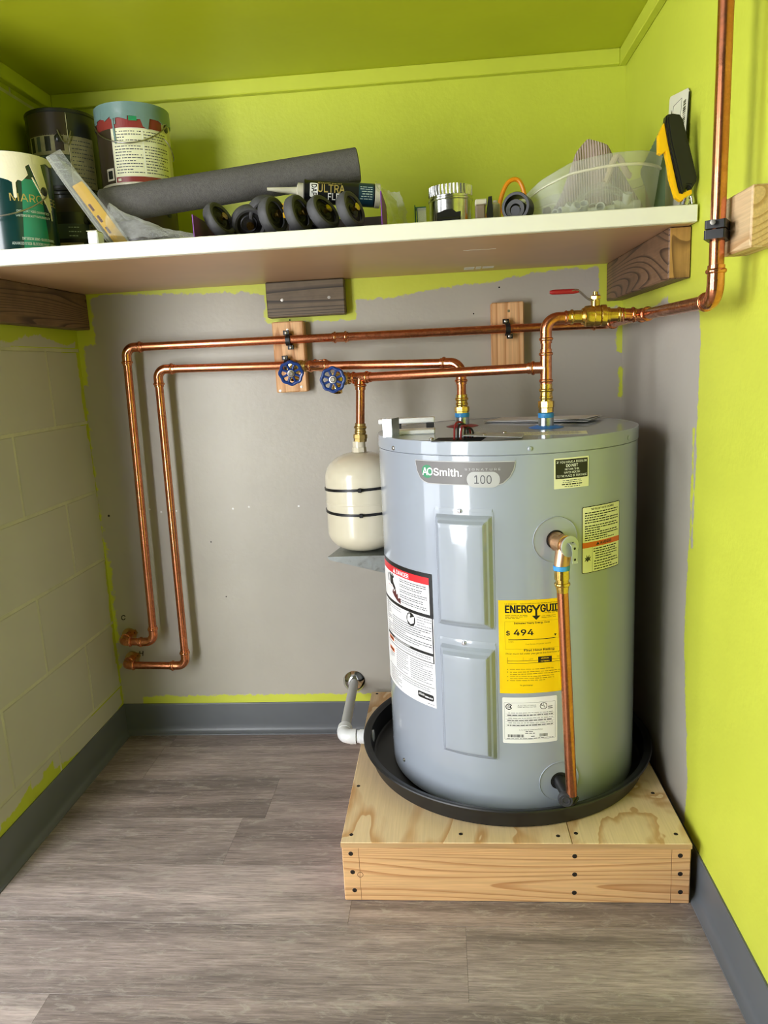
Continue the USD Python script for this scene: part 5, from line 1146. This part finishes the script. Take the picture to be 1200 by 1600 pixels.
# saw, blade card, folded green blade
sw = thing('hacksaw', (1.485, -.565, S), 'compact yellow hacksaw with a black handle leaning against the right wall', 'saw')
HANDLE = [(1.4485, 1.5194), (1.4475, 1.5095), (1.4543, 1.473), (1.4637, 1.438), (1.4744, 1.3965), (1.4769, 1.385), (1.4822, 1.3832), (1.4882, 1.3956), (1.4925, 1.3953), (1.497, 1.3888), (1.506, 1.4036), (1.5068, 1.4107), (1.4937, 1.4582), (1.4785, 1.5113), (1.473, 1.5196), (1.4614, 1.5221), (1.452, 1.5215)]
YELLOW = [(1.4467, 1.5096), (1.4411, 1.498), (1.4367, 1.4883), (1.4374, 1.458), (1.4432, 1.4552), (1.45, 1.4596), (1.4565, 1.4304), (1.459, 1.4139), (1.4707, 1.3782), (1.4805, 1.3713), (1.5003, 1.3835), (1.4994, 1.3918), (1.4885, 1.3873), (1.4768, 1.3856), (1.4733, 1.3965), (1.4543, 1.473)]
XZ = A([[1., 0, 0], [0, 0, -1], [0, 1, 0]])


def slab(poly, th, y, r=.002):
    """A rounded slab of an outline in the xz plane, centred at depth y."""
    return cat_([ext(poly.buffer(d_), th - 2 * k_, XZ, (0, y + th / 2 - k_, 0)) for d_, k_ in ((-r, 0), (-r * .3, r * .4), (0, r))])


sw.add('handle', slab(Polygon(HANDLE).buffer(-.001).buffer(.001), .026, -.570, .005), 'black_plastic')
sw.add('frame', slab(Polygon(YELLOW).buffer(-.0005).buffer(.0005), .015, -.568, .0015), 'yellow_plastic')
sw.add('blade_stud', cat_([rod((1.4935, -.568, 1.3830), (1.4905, -.568, 1.3760), .0065, 20), rod((1.4905, -.568, 1.3755), (1.4885, -.568, 1.3645), .0085, 18), rod((1.5005, -.570, 1.3795), (1.5035, -.570, 1.3665), .0045, 14)]), 'bright_steel', label='shiny steel tension knobs')
bl = thing('saw_blade', (1.455, -.49, S), 'wide green-grey blade with toothed edge standing behind the yellow saw', 'blade'); tz = [(1.4300 + .0365 * t_ + (.0012 if i % 2 else 0), S + .090 + .073 * t_) for i, t_ in enumerate(np.linspace(0, 1, 22))]
bl.add('plate', ext(Polygon([(1.4785, S + .155), (1.4785, S + .001), (1.46, S + .001), (1.4300, S + .080)] + tz), .0014, A([[1., 0, 0], [0, 0, -1], [0, 1, 0]]), (0, -.478, 0)), 'blade_green')
t = thing('tool_grip', (1.458, -.45, S), 'dark red rubber tool grip standing in the clear tub behind the yellow saw', 'tool grip'); t.add('grip', tube(smooth_path([(1.458, -.452, S + .004), (1.458, -.448, S + .04), (1.456, -.44, S + .085), (1.450, -.43, S + .112)], 24), A([.009] * 20 + [.0085, .008, .006, .003]), 14), 'red_rubber')
cd_ = thing('blade_card', (1.506, -.46, 1.54), 'white printed product card with a barcode leaning on the green wall behind the saw', 'card')
cy0, cy1, cz0, cz1 = -.392, -.532, 1.47, 1.607; Rc = A([[0, 0, -1.], [-1, 0, 0], [0, 1, 0]]); w_ = .140
def on_card(m): return place(m, np.stack([A([.02, -1, 0]), A([.03, -.06, 1.]), A([-1., 0, 0])], 1), (1.4995, -.383, S + .001))
cd_.add('sheet', on_card(ext(Polygon([(0, 0), (.122, 0), (.122, .212), (.112, .2215), (.006, .240), (0, .236)]), .0006)), 'card_white'); bars = []; x_ = .135
while x_ < .205: ww = rg.choice((.0012, .002, .003)); bars.append(sbox(.092, x_, .106, x_ + ww)); x_ += ww + rg.choice((.001, .0016, .0024))
cd_.add('barcode', on_card(place(cat_([ext(q_, .0003) for q_ in bars]), None, (0, 0, .0007))), 'black_ink', kind='stuff'); cd_.add('printed_frame', on_card(place(ext(sbox(.030, .10, .080, .215).difference(sbox(.0308, .1008, .0792, .2142)), .0003), None, (0, 0, .0007))), 'black_ink'); cd_.add('saw_symbol', on_card(place(ext(unary_union([Polygon([(.014, .17), (.026, .20), (.022, .21), (.010, .185)]), LineString([(.01, .16), (.024, .17), (.012, .18), (.026, .19)]).buffer(.0014), LineString([(.038, .14), (.07, .145)]).buffer(.0008), LineString([(.038, .17), (.07, .175)]).buffer(.0008)]), .0003), None, (0, 0, .0007))), 'black_ink', kind='stuff')
cd_.add('dark_edge', on_card(ext(sbox(.1222, 0, .1242, .212), .002)), 'black_plastic')

# ================================================================== SMALL MARKS
for x, z in ((.405, .7074), (.453, .7115), (.1889, .7052), (.235, .707), (.155, .714), (.60, .709)):
    wb.add('filler_spot', lathe([(0, .0005), (.002, .0004), (.003, 0)], 12, (x, -.0001, z), (0, -1, 0)), 'sheet_paper')
for x, z, r_ in ((.0279, .699, .0035), (1.187, 1.287, .0022), (1.117, 1.222, .002), (.613, 1.232, .002), (.33, .61, .002), (.36, .44, .0018)):
    wb.add('nail_hole', lathe([(0, .0004), (r_ * .8, .0004), (r_, 0)], 10, (x, -.0001, z), (0, -1, 0)), 'opening_dark')
